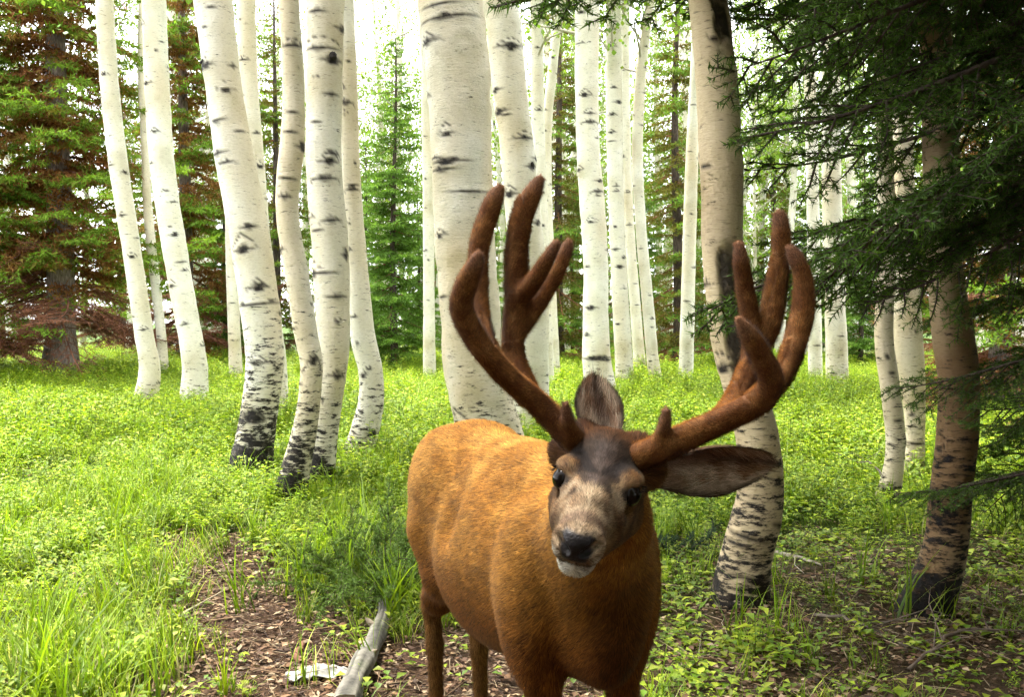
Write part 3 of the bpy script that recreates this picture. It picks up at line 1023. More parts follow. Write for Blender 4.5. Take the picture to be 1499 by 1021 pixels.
def build_bough(L, seed, mat_n=None, spacing=.0024, nlen=.021, nwid=.0038, green=(.040, .078, .014), dead=False, n_side=22, side_len=.42, droop=.25):
    rng = np.random.default_rng(seed)
    segs = bough_segments(L, rng, n_side=n_side, side_len=side_len, droop=droop)
    A = np.array([s[0] for s in segs]); Bp = np.array([s[1] for s in segs])
    ra = np.array([s[2] for s in segs]); rb = np.array([s[3] for s in segs]); lev = np.array([s[4] for s in segs])
    mb = MB(); v, f = tubes(A, Bp, np.maximum(ra, .0014), np.maximum(rb, .0009), 4); mb.add(v, f, (.07, .05, .038))
    twig = mb.mesh('twigs', M_WOOD)
    mk = lev > 0
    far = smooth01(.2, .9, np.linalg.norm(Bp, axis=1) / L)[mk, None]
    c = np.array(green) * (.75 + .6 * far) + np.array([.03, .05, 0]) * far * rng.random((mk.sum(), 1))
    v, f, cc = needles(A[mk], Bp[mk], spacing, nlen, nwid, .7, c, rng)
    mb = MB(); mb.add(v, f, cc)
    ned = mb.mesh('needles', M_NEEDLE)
    return twig, ned

def build_conifer(Ht, R, seed, z0=.3, green=(.05, .10, .022), dead_to=0.0, clump=.07, per_m=9, sp=.030, dens=1.0, trunk_r=None, lean=(0, 0), rust=0.0, bark=(.10, .075, .06)):
    """returns trunk, crown, dead-twig meshes of a whole conifer standing at the origin"""
    rng = np.random.default_rng(seed)
    tr = trunk_r or Ht * .016
    z = np.linspace(-.25, Ht, 26)
    axis = lambda zz: np.stack([lean[0] * zz + .04 * np.sin(zz * .8 + seed), lean[1] * zz + .04 * np.cos(zz * .7), zz], -1)
    pts = axis(z)
    rad = tr * (1 - np.clip(z, 0, Ht) / Ht) ** .85 + .008
    rad[:2] *= 1.25
    v, q = loft(pts, rad, 12)
    mb = MB(); mb.add(v, q, bark)
    trunk = mb.mesh('trunk', M_WOOD, True)
    A, Bp, C, lv, dA, dB = [], [], [], [], [], []
    zz = z0
    while zz < Ht - .15:
        u = zz / Ht
        rr = R * (1 - u) ** .75 * min(1, .55 + .6 * (zz - z0 + .3))
        nb = rng.integers(4, 7)
        for k in range(nb):
            if rng.random() > dens: continue
            az = 2 * math.pi * (k + rng.uniform(0, 1)) / nb
            L = rr * rng.uniform(.45, 1.15) + .08
            isdead = rng.random() < (1 - smooth01(dead_to * .5, dead_to + 1e-6, zz)) * .8
            segs = bough_segments(L, rng, droop=.30 if u < .6 else .1, n_side=max(6, int(9 * L ** .5 + 5)), sub=L > .5, upturn=.18, side_len=.45)
            ca, sa = math.cos(az), math.sin(az)
            Rm = np.array([[ca, -sa, 0], [sa, ca, 0], [0, 0, 1]])
            o = axis(np.array([zz + rng.uniform(-.1, .1)]))[0]
            rise = rng.uniform(-.42, .30)
            for s in segs:
                a = s[0].copy(); b = s[1].copy()
                a[2] += rise * a[0]; b[2] += rise * b[0]
                a = Rm @ a + o; b = Rm @ b + o
                if isdead:
                    dA.append((a, b, s[2], s[3]))
                else:
                    A.append(a); Bp.append(b); lv.append(s[4]); C.append((np.hypot(*(b - o)[:2]) / max(L, .1)))
                    if s[4] == 0: dA.append((a, b, s[2], s[3]))
        zz += rng.uniform(.75, 1.25) / per_m * (3.0 if Ht > 8 else 2.2) * .6
    A = np.array(A); Bp = np.array(Bp); C = np.array(C)[:, None]
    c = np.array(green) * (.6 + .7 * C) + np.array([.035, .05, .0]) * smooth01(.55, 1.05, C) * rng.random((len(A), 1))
    if rust > 0:
        rm = (smooth01(.80, .45, C + rng.normal(0, .12, C.shape)) * rust)
        c = c * (1 - rm) + np.array([.27, .105, .042]) * rm
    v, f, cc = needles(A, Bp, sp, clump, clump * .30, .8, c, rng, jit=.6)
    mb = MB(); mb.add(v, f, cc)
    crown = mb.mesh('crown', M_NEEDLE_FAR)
    mb = MB()
    dA_ = np.array([s[0] for s in dA]); dB_ = np.array([s[1] for s in dA])
    v, f = tubes(dA_, dB_, np.maximum([s[2] for s in dA], .006), np.maximum([s[3] for s in dA], .003), 3)
    cr = np.tile(np.array([.20, .080, .045]), (len(v), 1)) * np.repeat(rng.uniform(.5, 1.5, len(dA_)), 6)[:, None]
    mb.add(v, f, cr)
    if dead_to > 0:                                        # rust-brown dead needles still hanging on the lower boughs
        v, f, cc = needles(dA_, dB_, .03, .055, .012, 1.0, np.array([.23, .088, .036]), rng, jit=.8)
        mb.add(v, f, cc)
    branches = mb.mesh('branches', M_DRY)
    return trunk, crown, branches

def plant_conifer(meshes, x, y, label, group=None, rz=0, sc=1.0, name='spruce_tree'):
    t = thing(name, (x, y, float(hgt(x, min(y, 75)))), label, 'tree', group, rz, sc)
    obj('trunk', meshes[0], t); obj('crown', meshes[1], t); obj('branches', meshes[2], t, kind='stuff')
    return t

# ------------------------------------------------------------------ aspens
def aspen_crown(seed, Ht=7.0, R=1.9, n_limb=26, n_leaf=2600, leaf=.075):
    """limbs and leaves of an aspen crown; origin at the foot of the crown"""
    rng = np.random.default_rng(seed)
    A, Bp, ra, rb, ends = [], [], [], [], []
    for k in range(n_limb):
        z = Ht * (k + rng.random()) / n_limb * .92
        az = rng.uniform(0, 2 * math.pi)
        L = R * (1 - (z / Ht) ** 2) * rng.uniform(.5, 1.1) + .3
        p = np.array([0, 0, z]); d = np.array([math.cos(az), math.sin(az), rng.uniform(.2, .8)]); d = d / np.linalg.norm(d)
        for j in range(4):
            q = p + d * L / 4
            A.append(p); Bp.append(q); ra.append(.022 * (1 - j / 4.5)); rb.append(.022 * (1 - (j + 1) / 4.5))
            if j > 0:
                for _ in range(3):
                    e = q + rng.normal(0, .22, 3) * L * .5
                    A.append(q); Bp.append(e); ra.append(.006); rb.append(.002); ends.append(e)
            p = q; d = nrm(d + rng.normal(0, .16, 3) + np.array([0, 0, .06]))
        ends.append(p)
    v, f = tubes(A, Bp, ra, rb, 4)
    mb = MB(); mb.add(v, f, (.42, .39, .30))
    limbs = mb.mesh('limbs', M_DRY)
    ends = np.array(ends)
    i = rng.integers(0, len(ends), n_leaf)
    c = ends[i] + rng.normal(0, .17, (n_leaf, 3))
    nn = nrm(rng.normal(0, 1, (n_leaf, 3)) + np.array([0, 0, .5]))
    u, w = perp(nn)
    s = leaf * rng.uniform(.6, 1.2, n_leaf)[:, None] * .5
    vv = np.stack([c - u * s * .2 - w * s * 1.1, c + u * s, c + w * s * 1.15, c - u * s], 1).reshape(-1, 3)
    cc = np.array([.14, .26, .035]) * rng.uniform(.6, 1.35, (n_leaf, 1)) + np.array([.07, .03, 0]) * rng.random((n_leaf, 1))
    mb = MB(); mb.add(vv, np.arange(4 * n_leaf).reshape(-1, 4), np.repeat(cc, 4, 0))
    return limbs, mb.mesh('crown', M_ASPEN_LEAF)

CROWNS = [aspen_crown(31), aspen_crown(32, 6.0, 1.6), aspen_crown(33, 6.5, 2.1)]

def paint_trunk(pts, rad, sides, seed, knots, dark_h, scars=(), speck=.4, extra=()):
    """ring mesh of an aspen trunk with its dark marks: eye knots, corky foot, scars"""
    rng = np.random.default_rng(seed)
    n = len(pts)
    s = np.concatenate([[0], np.cumsum(np.linalg.norm(np.diff(pts, axis=0), axis=1))])
    v, q = loft(pts, rad, sides)
    cen = np.repeat(pts, sides, 0); rr = np.repeat(rad, sides); ss = np.repeat(s, sides)
    rel = v - cen
    ang = np.arctan2(rel[:, 0], -rel[:, 1])                 # 0 faces the camera, + to the right
    nrm_ = nrm(rel)
    mark = np.zeros(len(v)); push = np.zeros(len(v))
    wob = fbm(v * np.array([18, 18, 30]), seed); wob2 = fbm(v * np.array([55, 55, 90]), seed + 5)
    for (ks, ka, kw, kh, brow) in knots:
        du = ((ang - ka + math.pi) % (2 * math.pi) - math.pi) * rr + (wob - .5) * kw * .5
        dv = ss - ks + (wob2 - .5) * kh * .6
        m = 1 - smooth01(.55, 1.05, np.sqrt((du / kw) ** 2 + (dv / kh) ** 2) + (wob2 - .5) * .5)
        line = 1 - smooth01(.15, .4, np.abs(dv) / kh); line = line * (1 - smooth01(.9, 2.2, np.abs(du) / kw)) * .8
        mark = np.maximum(mark, np.maximum(m, line))
        if brow > 0:
            arc = dv - kh * (1.6 * brow) + (np.abs(du) / kw) ** 1.25 * kh * 1.15
            b = (1 - smooth01(.10, .34, np.abs(arc) / kh)) * (1 - smooth01(1.3, 2.3, np.abs(du) / kw))
            mark = np.maximum(mark, b * .85)
        push += np.exp(-((du / (kw * 1.2)) ** 2 + (dv / (kh * 1.3)) ** 2)) * min(kw * .35, .012)
    # corky dark foot
    foot = 1 - smooth01(dark_h * .35, dark_h * 1.35, ss - s[0] + (wob - .5) * dark_h * .7 + .05 * np.sin(ang * 2 + seed))
    foot = np.maximum(foot, (.12 + .42 * speck) * np.exp(-(np.clip(ss - dark_h, 0, 99) / (.35 + .45 * speck)) ** 2))
    for (s0, s1, a0, a1) in scars:
        m = smooth01(s0 - .06, s0 + .05, ss + (wob - .5) * .2) * (1 - smooth01(s1 - .05, s1 + .06, ss + (wob - .5) * .2))
        m = m * smooth01(a0 - .12, a0 + .08, ang + (wob2 - .5) * .5) * (1 - smooth01(a1 - .08, a1 + .12, ang + (wob2 - .5) * .5))
        mark = np.maximum(mark, m * .95)
        push -= m * .012
    push += rr * .32 * np.exp(-np.clip(ss - .1, 0, 9) / .10) * (.45 + .55 * np.cos(ang * 4 + seed) * np.cos(ang * 2.5 - seed))
    v = v + nrm_ * (push + (fbm(v * 7, seed + 2) - .5) * rr * .12 - mark * .003)[:, None]
    return v, q, np.clip(mark, 0, 1), np.clip(foot, 0, 1)

def traced_aspen(name, trace, label, seed, n_knots, dark_h, tan=.3, crown=0, scars=(), speck=.4, group='aspens standing round the deer', step=.02, sides=40, knots=(), top_h=None, crown_h=5.2, base=None):
    """trunk followed from its outline in the photograph; its distance is where its foot meets the ground"""
    rng = np.random.default_rng(seed)
    g = G(trace[-1][0], trace[-1][1]) if base is None else np.asarray(base)
    d = g[1]
    rows = []
    for x, y, w in trace[::-1]:
        rows.append([*P(x, y, d), w / 2 * d / FPX])
    rows = np.array(rows)
    rows[0, :3] = g
    lo = rows[0].copy(); lo[2] -= .18; lo[3] *= 1.12
    # continue upward above the frame
    up = nrm(rows[-1, :3] - rows[-2, :3]); up = nrm(up + np.array([0, 0, 1.2]))
    zt = top_h or max(rows[-1, 2] + 3.0, 9.5)
    vis = resample(np.vstack([lo, rows]), step)
    add = []
    k = 8
    p = rows[-1].copy()
    dz = (zt - p[2]) / k
    for j in range(k):
        p = p.copy(); p[:3] += up * dz; up = nrm(up + np.array([rng.normal(0, .05), rng.normal(0, .05), .15])); p[3] = p[3] * .86
        add.append(p)
    top = resample(np.vstack([vis[-1], add]), .35)[1:]
    full = np.vstack([vis, top])
    s_vis = np.linalg.norm(np.diff(vis[:, :3], axis=0), axis=1).sum()
    r0 = rows[:, 3].mean()
    ks = []
    for j in range(n_knots):
        a = rng.normal(0, .9) if rng.random() < .8 else rng.uniform(-3, 3)
        w = r0 * rng.uniform(.14, .42)
        ks.append((.35 + dark_h + (s_vis - .5 - dark_h) * (j + rng.random()) / n_knots, a, w, w * rng.uniform(.35, .75), rng.random() < .6 and rng.uniform(.9, 1.7)))
    # knots at given pixels: (x, y, half width px, half height px, brow)
    kp = []
    for (kx, ky, kw, kh, br, *_) in knots:
        pt = P(kx, ky, d)
        i = np.abs(full[:len(vis), 2] - pt[2]).argmin()
        cs = np.linalg.norm(np.diff(full[:i + 1, :3], axis=0), axis=1).sum()
        aa = math.asin(np.clip((pt[0] - full[i, 0]) / full[i, 3], -.96, .96))
        kp.append((cs, aa, kw * d / FPX, kh * d / FPX, br))
    sc = []
    for (y0, y1, a0, a1) in scars:
        zz = [P(trace[0][0], yy, d)[2] for yy in (y1, y0)]
        c = [np.linalg.norm(np.diff(full[:np.abs(full[:len(vis), 2] - z_).argmin() + 1, :3], axis=0), axis=1).sum() for z_ in zz]
        sc.append((c[0], c[1], a0, a1))
    v, q, mk, ftv = paint_trunk(full[:, :3], full[:, 3], sides, seed, ks + kp, dark_h + .18, sc, speck)
    t = thing(name, g, label, 'tree', group)
    off = np.array(g)
    tan_shade = np.clip(fbm(v * np.array([3, 3, 1.2]), seed + 40) * 1.6 - .8 + tan, 0, 2)
    tr = obj('trunk', make_mesh('trunk', v - off, q, M_BARK, {'marks': ('FLOAT', mk), 'foot': ('FLOAT', ftv), 'tan': ('FLOAT', tan_shade)}), t)
    # broken branch stubs on the marked knots
    for (cs, aa, kw, kh, br), src in zip(kp, knots):
        if len(src) < 6: continue
        i = np.abs(np.concatenate([[0], np.cumsum(np.linalg.norm(np.diff(full[:, :3], axis=0), axis=1))]) - cs).argmin()
        dirn = np.array([math.sin(aa), -math.cos(aa), .25]); dirn /= np.linalg.norm(dirn)
        p0 = full[i, :3] + dirn * full[i, 3] * .72
        Lk = full[i, 3] * .28 + kw * .5
        dn = dirn + np.array([0, 0, -.5])
        sv, sq = loft([p0, p0 + dirn * Lk * .6, p0 + dn * Lk * .85, p0 + dn * Lk * .9], [kw * .8, kw * .6, kw * .38, .001], 10)
        mbk = MB(); mbk.add(sv, sq, (.045, .038, .034))
        obj('branch_stub', mbk.mesh('branch_stub', M_WOOD, True, off=off), tr)
    if crown is not None:
        tp = full[np.abs(full[:, 2] - max(crown_h, zt - 6)).argmin(), :3]
        cl, cr = CROWNS[crown]
        for nm, me in (('limbs', cl), ('crown', cr)):
            o = obj(nm, me, t, tp - off, **({'kind': 'stuff'} if nm == 'limbs' else {})); o.rotation_euler = (0, 0, rng.uniform(0, 6.28))
    return t

A_ = traced_aspen
A_('aspen_tree', [(153, 0, 25), (160, 122, 26), (174, 245, 27), (193, 367, 26), (211, 490, 27), (219, 540, 30), (212, 600, 37)],
   'slender white aspen whose foot kinks, alone before the rust-brown spruces', 101, 22, .12, .15, 0, speck=.2)
A_('aspen_tree', [(225, 0, 34), (230, 122, 35), (238, 245, 35), (256, 367, 35), (278, 490, 34), (285, 540, 37), (283, 602, 42)],
   'white aspen with a gently bowed trunk beside the slender kinked one', 102, 22, .14, .15, 1, speck=.3)
A_('aspen_tree', [(312, 0, 55), (327, 122, 52), (346, 245, 56), (369, 367, 57), (385, 490, 56), (387, 545, 54), (378, 612, 54), (370, 665, 60), (364, 708, 72)],
   'thick leaning aspen with a ringed scar and a broad black foot', 103, 14, .66, .35, 0, speck=.75,
   knots=[(302, 100, 9, 8, 0, 1), (345, 101, 5, 5, 0), (325, 225, 11, 5, 0), (382, 445, 28, 3, 1.4), (372, 337, 9, 5, 0), (317, 18, 5, 3, 0), (357, 199, 6, 4, 0), (378, 608, 20, 14, 0)])
A_('aspen_tree', [(360, 0, 26), (364, 122, 27), (374, 245, 27), (384, 367, 27), (398, 480, 30), (405, 560, 32), (402, 628, 36)],
   'thin pale aspen half hidden behind the thick leaning black-footed one', 104, 18, .12, .2, 1, speck=.3)
A_('aspen_tree', [(423, 0, 29), (429, 122, 31), (428, 200, 34), (423, 255, 35), (421, 318, 33), (433, 392, 34), (448, 490, 34), (456, 533, 33), (453, 586, 33), (444, 640, 37), (432, 692, 43), (424, 742, 54)],
   'wavy tan-barked aspen with a black foot at the edge of the trail', 105, 12, .50, .75, 2, speck=.6,
   knots=[(431, 72, 12, 5, 1.4), (445, 215, 9, 9, 0), (425, 265, 10, 4, 0), (428, 197, 8, 4, 0), (462, 528, 7, 9, .8)])
A_('aspen_tree', [(476, 0, 56), (475, 122, 52), (474, 245, 52), (484, 367, 53), (488, 490, 48), (487, 533, 43), (480, 586, 42), (474, 640, 42), (468, 690, 45), (464, 722, 50)],
   'stout pale aspen with many eye-shaped knots, directly behind the wavy tan one', 106, 8, .42, .4, 0, speck=.5,
   knots=[(491, 95, 12, 9, 0, 1), (472, 78, 20, 5, 2.2), (468, 24, 10, 5, 0), (489, 141, 8, 5, 0), (491, 230, 8, 5, .9), (480, 266, 14, 5, .8), (490, 327, 10, 5, .9), (508, 374, 6, 12, 0), (477, 401, 14, 4, 0), (498, 434, 11, 5, 0), (466, 182, 6, 3, 0), (497, 548, 9, 6, 1)])
A_('aspen_tree', [(505, 0, 26), (508, 122, 30), (512, 245, 30), (520, 367, 32), (531, 490, 36), (542, 540, 35), (543, 590, 38), (533, 635, 42), (520, 682, 48)],
   'white aspen with a hooked foot, just behind the stout knotty one', 107, 16, .22, .25, 1, speck=.7,
   knots=[(508, 153, 8, 5, .8), (518, 281, 7, 4, .8), (548, 633, 8, 9, 0)])
A_('aspen_tree', [(659, 0, 95), (671, 110, 92), (676, 220, 88), (679, 330, 88), (687, 440, 88), (696, 550, 89), (711, 610, 93), (720, 650, 98), (726, 692, 108)],
   'broadest aspen trunk, greyish white, rising directly behind the deer rump', 108, 7, .25, .55, 2, speck=.5, sides=56,
   knots=[(655, 38, 36, 5, 0), (658, 243, 22, 7, 0), (648, 254, 18, 5, 0), (692, 287, 22, 4, 0), (645, 18, 20, 4, 0), (640, 235, 10, 4, 0)])
A_('aspen_tree', [(726, 0, 50), (737, 30, 51), (744, 110, 51), (757, 220, 50), (767, 330, 52), (776, 440, 54), (776, 540, 56), (776, 650, 62)],
   'pale aspen with arched dark scars, behind the antler beside the broadest trunk', 109, 8, .2, .25, 0,
   knots=[(748, 72, 15, 5, 1.4), (726, 132, 9, 5, 0), (769, 206, 13, 4, 1.6), (778, 248, 8, 8, 0, 1), (786, 330, 6, 6, 0), (741, 170, 5, 3, 0)])
A_('aspen_tree', [(783, 0, 17), (786, 55, 18), (788, 200, 19), (793, 330, 19), (797, 450, 20), (800, 572, 24)],
   'slim straight white aspen just behind the arch-scarred trunk', 110, 14, .1, .1, 1, speck=.2, sides=24)
A_('aspen_tree', [(822, 0, 13), (815, 45, 13), (808, 110, 14), (801, 190, 14), (801, 300, 15), (806, 420, 16), (812, 560, 18)],
   'very thin white aspen slanting across the slim straight one', 111, 14, .08, .1, None, speck=.2, sides=20)
A_('aspen_tree', [(860, 0, 36), (859, 110, 34), (861, 220, 34), (867, 300, 37), (872, 385, 36), (872, 470, 38), (874, 530, 42), (880, 584, 48)],
   'bright white aspen with a dark cracked ring at its foot, above the pricked-up ear', 112, 18, .16, .12, 2, speck=.3,
   knots=[(872, 524, 20, 5, 0), (863, 182, 9, 3, .8), (874, 283, 8, 3, .8)])
A_('aspen_tree', [(898, 0, 22), (899, 165, 24), (903, 330, 23), (911, 490, 25), (916, 568, 29)],
   'medium white aspen right next to the one with the cracked ring', 113, 20, .1, .12, 0, speck=.3, sides=28,
   knots=[(905, 152, 6, 4, 0), (900, 366, 5, 3, 0), (906, 391, 5, 3, 0)])
A_('aspen_tree', [(915, 0, 14), (915, 165, 15), (921, 330, 15), (930, 450, 16), (938, 556, 19)],
   'thin white aspen standing between the medium one and the curved one', 114, 18, .1, .1, None, speck=.2, sides=20)
A_('aspen_tree', [(952, 0, 14), (945, 50, 14), (938, 110, 16), (933, 220, 16), (938, 330, 16), (948, 440, 17), (956, 530, 18), (963, 568, 21)],
   'thin white aspen bowed like a bracket, last of the bright cluster behind the head', 115, 22, .1, .1, 1, speck=.3, sides=22)
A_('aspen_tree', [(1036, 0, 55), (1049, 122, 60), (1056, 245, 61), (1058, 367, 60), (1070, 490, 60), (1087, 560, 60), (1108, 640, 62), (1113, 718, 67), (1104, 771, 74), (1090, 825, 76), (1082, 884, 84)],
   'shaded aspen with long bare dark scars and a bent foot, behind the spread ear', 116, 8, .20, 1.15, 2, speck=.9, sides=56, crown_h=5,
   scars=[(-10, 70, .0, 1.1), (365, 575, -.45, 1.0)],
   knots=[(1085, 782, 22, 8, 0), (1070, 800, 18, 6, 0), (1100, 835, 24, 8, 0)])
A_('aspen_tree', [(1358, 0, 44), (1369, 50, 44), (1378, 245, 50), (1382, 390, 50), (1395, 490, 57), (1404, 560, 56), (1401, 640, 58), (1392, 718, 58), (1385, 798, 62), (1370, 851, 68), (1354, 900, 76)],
   'dark shaded aspen with an S-shaped trunk under the hanging spruce boughs', 117, 8, .30, 1.95, 0, speck=.9, sides=56, crown_h=5)  # high tan value: this trunk's shade is painted into its bark
A_('aspen_tree', [(1290, 60, 22), (1292, 120, 22), (1296, 250, 24), (1297, 390, 25), (1294, 490, 27), (1302, 560, 28), (1311, 640, 28), (1307, 692, 29), (1296, 748, 37)],
   'slim aspen with a knee-bent foot beside the dark S-shaped trunk', 118, 12, .16, .7, 1, speck=.6)
A_('aspen_tree', [(1320, 60, 24), (1322, 150, 26), (1324, 300, 30), (1328, 480, 42), (1336, 560, 35), (1340, 640, 27), (1338, 706, 29)],
   'yellowish aspen between the knee-bent trunk and the dark S-shaped trunk', 119, 12, .12, .5, None, speck=.5,
   knots=[(1336, 648, 12, 3, 0)])
A_('aspen_tree', [(216, 300, 13), (222, 367, 14), (236, 490, 14), (240, 560, 16)], 'thin grey-green aspen stem in the gap between two white trunks', 120, 8, .08, .4, None, sides=16, speck=.3)
A_('aspen_tree', [(338, 300, 17), (340, 400, 18), (343, 490, 18), (346, 562, 21)], 'thin white aspen stem peeping out beside the thick leaning trunk', 121, 9, .08, .1, None, sides=16, speck=.3)
A_('aspen_tree', [(624, 150, 15), (627, 300, 16), (628, 450, 17), (629, 560, 20)], 'thin white aspen stem showing along the edge of the broadest trunk', 122, 9, .08, .1, None, sides=16, speck=.3)
A_('aspen_tree', [(1018, 120, 17), (1012, 260, 19), (1008, 400, 20), (1004, 560, 22)], 'thin pale aspen stem next to the shaded scarred trunk', 123, 9, .1, .15, None, sides=16, speck=.4)
A_('aspen_tree', [(1216, 100, 26), (1218, 300, 28), (1222, 430, 29), (1226, 572, 33)], 'bright far aspen stem seen through the spruce boughs beside the tallest tine', 124, 9, .1, .05, 0, sides=20, speck=.4)
A_('aspen_tree', [(1186, 100, 17), (1190, 300, 18), (1192, 430, 19), (1194, 566, 21)], 'thin bright aspen stem next to the far one seen through the boughs', 125, 9, .1, .05, None, sides=16, speck=.3)

# far aspens: copies of three plain stems with crowns
def far_stems():
    out = []
    for k in range(3):
        rng = np.random.default_rng(200 + k)
        Ht = 13.0
        z = np.linspace(-.3, Ht, 90)
        bow = np.stack([.22 * np.sin(z * .38 + k * 2) + .02 * z * (k - 1), .1 * np.cos(z * .4 + k), z], -1)
        bow[:, :2] -= bow[2, :2]
        rad = .14 * (1 - np.clip(z, 0, Ht) / Ht * .75) * (1 + .25 * np.exp(-np.clip(z, 0, 9) * 4))
        kn = [(rng.uniform(.6, 9), rng.uniform(-3.1, 3.1), rng.uniform(.02, .05), rng.uniform(.012, .03), 0) for _ in range(34)]
        v, q, mk, ftv = paint_trunk(bow, rad, 14, 300 + k, kn, .3, speck=.3)
        me = make_mesh('trunk', v, q, M_BARK, {'marks': ('FLOAT', mk), 'foot': ('FLOAT', ftv), 'tan': ('FLOAT', mk * 0 + .1)})
        out.append((me, bow))
    return out
FAR = far_stems()
def far_aspen(px, d, k, sc, rz, label, group):
    x = (px - W0 / 2) / FPX * d
    t = thing('aspen_tree', (x, d, float(hgt(x, min(d, 75))) - .02), label, 'tree', group, rz, sc)
    me, bow = FAR[k % 3]
    obj('trunk', me, t)
    cl, cr = CROWNS[(k * 7) % 3]
    tp = bow[np.abs(bow[:, 2] - (6.5, 3.2, 4.6)[k % 3]).argmin()]
    obj('limbs', cl, t, tp, kind='stuff'); obj('crown', cr, t, tp)
rng = np.random.default_rng(77)
def sapling(px, d, k, sc_, label, group):
    x = (px - W0 / 2) / FPX * d
    t = thing('aspen_sapling', (x, d, float(hgt(x, min(d, 75)))), label, 'tree', group, k * 1.9, sc_)
    v, q = loft([(0, 0, -.2), (.03, 0, 2), (-.03, .04, 4), (0, 0, 6.4)], [.05, .04, .03, .008], 8)
    obj('trunk', make_mesh('trunk', v, q, M_BARK, {'marks': ('FLOAT', np.zeros(len(v))), 'foot': ('FLOAT', np.zeros(len(v))), 'tan': ('FLOAT', np.full(len(v), .4))}), t)
    cl, cr = CROWNS[k % 3]
    obj('limbs', cl, t, (0, 0, .7), kind='stuff'); obj('crown', cr, t, (0, 0, .7))
for i, (px, d, sc_) in enumerate([(555, 27, 1.1), (600, 33, 1.3), (930, 29, 1.2), (965, 24, .8), (1105, 25, 1.1), (1150, 31, 1.3), (405, 31, 1.2), (300, 29, 1.0), (815, 31, 1.2), (1240, 27, 1.0), (730, 33, 1.2), (1330, 28, 1.1), (490, 28, 1.0), (1420, 30, 1.2)]):
    sapling(px, d, i, sc_, 'leafy light-green aspen sapling in the bright wood behind', 'leafy saplings behind the meadow')
fx = [(20, 27), (120, 31), (190, 26), (262, 25), (276, 33), (293, 27), (310, 38), (352, 30), (395, 34), (440, 29), (545, 29), (560, 37), (592, 32), (610, 26), (640, 40),
      (730, 30), (815, 27), (832, 36), (842, 29), (925, 33), (968, 28), (985, 36), (1030, 30), (1100, 33), (1120, 27), (1165, 30), (1204, 37), (1240, 28), (1262, 35), (1285, 31), (1345, 34), (1400, 28), (1450, 33), (1490, 27),
      (-60, 30), (-140, 34), (1560, 30), (1630, 27), (60, 42), (572, 26), (640, 27), (826, 24), (848, 31), (884, 27), (975, 31), (996, 26), (1012, 33), (1078, 27), (1112, 37), (1140, 24), (1152, 34), (1178, 25), (1252, 24), (1275, 27), (1318, 26), (1430, 25), (285, 24), (318, 27), (385, 26), (516, 31), (230, 44), (480, 45), (690, 46), (890, 44), (1060, 42), (1310, 46)]
for i, (px, d) in enumerate(fx):
    far_aspen(px, d, i, rng.uniform(.8, 1.15), rng.uniform(0, 6.28), 'slim white aspen in the bright wood far behind the meadow', 'far aspens behind the meadow')

# ------------------------------------------------------------------ background conifers
CON_OLD = build_conifer(12.5, 2.6, 51, z0=1.0, dead_to=2.6, clump=.095, sp=.024, green=(.13, .21, .025), dens=.85, trunk_r=.24, rust=.95, bark=(.26, .21, .18), per_m=11)
CON_OLD2 = build_conifer(10.0, 2.1, 52, z0=.5, dead_to=2.4, clump=.09, sp=.025, green=(.11, .19, .025), dens=.82, trunk_r=.17, rust=.85, bark=(.20, .16, .135), per_m=10)
CON_YOUNG = build_conifer(6.8, 1.35, 53, z0=.25, dead_to=0, clump=.075, sp=.022, per_m=10, dens=.8, green=(.11, .20, .035), trunk_r=.075)
CON_MID = build_conifer(9.0, 1.7, 54, z0=.3, dead_to=.7, clump=.08, sp=.027, rust=.4, dens=.75, green=(.10, .18, .028), trunk_r=.11)
def con(m, px, d, label, group=None, rz=0, sc=1.0, name='spruce_tree'):
    plant_conifer(m, (px - W0 / 2) / FPX * d, d, label, group, rz, sc, name)
con(CON_OLD, 88, 16.5, 'big spruce with rust-brown dead twigs, grey trunk showing above the meadow', 'spruces at the meadow edge', 1.0, 1.0)
con(CON_OLD2, -90, 15.5, 'rust-twigged spruce at the meadow edge outside the big grey-trunked one', 'spruces at the meadow edge', 2.2, 1.05)
con(CON_OLD2, 272, 20.5, 'spruce behind the two slender white aspens, its lower twigs rust-brown', 'spruces at the meadow edge', 4.1, 1.0)
con(CON_YOUNG, 578, 19.0, 'young narrow fir, pointed top visible, between the hooked aspen and the broadest trunk', 'firs behind the aspens', .4, .95, 'fir_tree')
con(CON_MID, 405, 23.0, 'dark fir showing between the thick leaning aspen and the wavy tan one', 'firs behind the aspens', 2.4, 1.0, 'fir_tree')
con(CON_MID, 818, 21.0, 'dark fir with brown lower twigs behind the forked left antler tines', 'firs behind the aspens', 5.4, 1.0, 'fir_tree')
con(CON_MID, 990, 19.0, 'dark fir filling the gap before the shaded scarred aspen', 'firs behind the aspens', 3.3, 1.0, 'fir_tree')
con(CON_YOUNG, 1262, 20.0, 'small rust-tinged fir far behind the slim knee-bent aspen', 'firs behind the aspens', 1.3, .7, 'fir_tree')
con(CON_MID, 1130, 27.0, 'fir standing in the bright wood behind the upright antler tines', 'firs behind the aspens', 1.9, 1.0, 'fir_tree')
con(CON_OLD2, 1470, 12.5, 'dark spruce behind the S-shaped trunk at the shaded edge', 'spruces at the meadow edge', .9, .95)
for i, (x_, y_, sc_) in enumerate([(3.5, .6, .95), (3.9, 2.5, .95), (2.4, -1.9, 1.0), (4.9, 4.8, 1.0), (5.6, 8.0, 1.0), (6.2, 1.4, 1.1)]):  # spruces added here to put the right side in shade
    plant_conifer(CON_OLD2, x_, y_, 'spruce added to shade the right side, beyond the overhanging boughs', 'spruces added to shade the right side', i * 1.9, sc_)
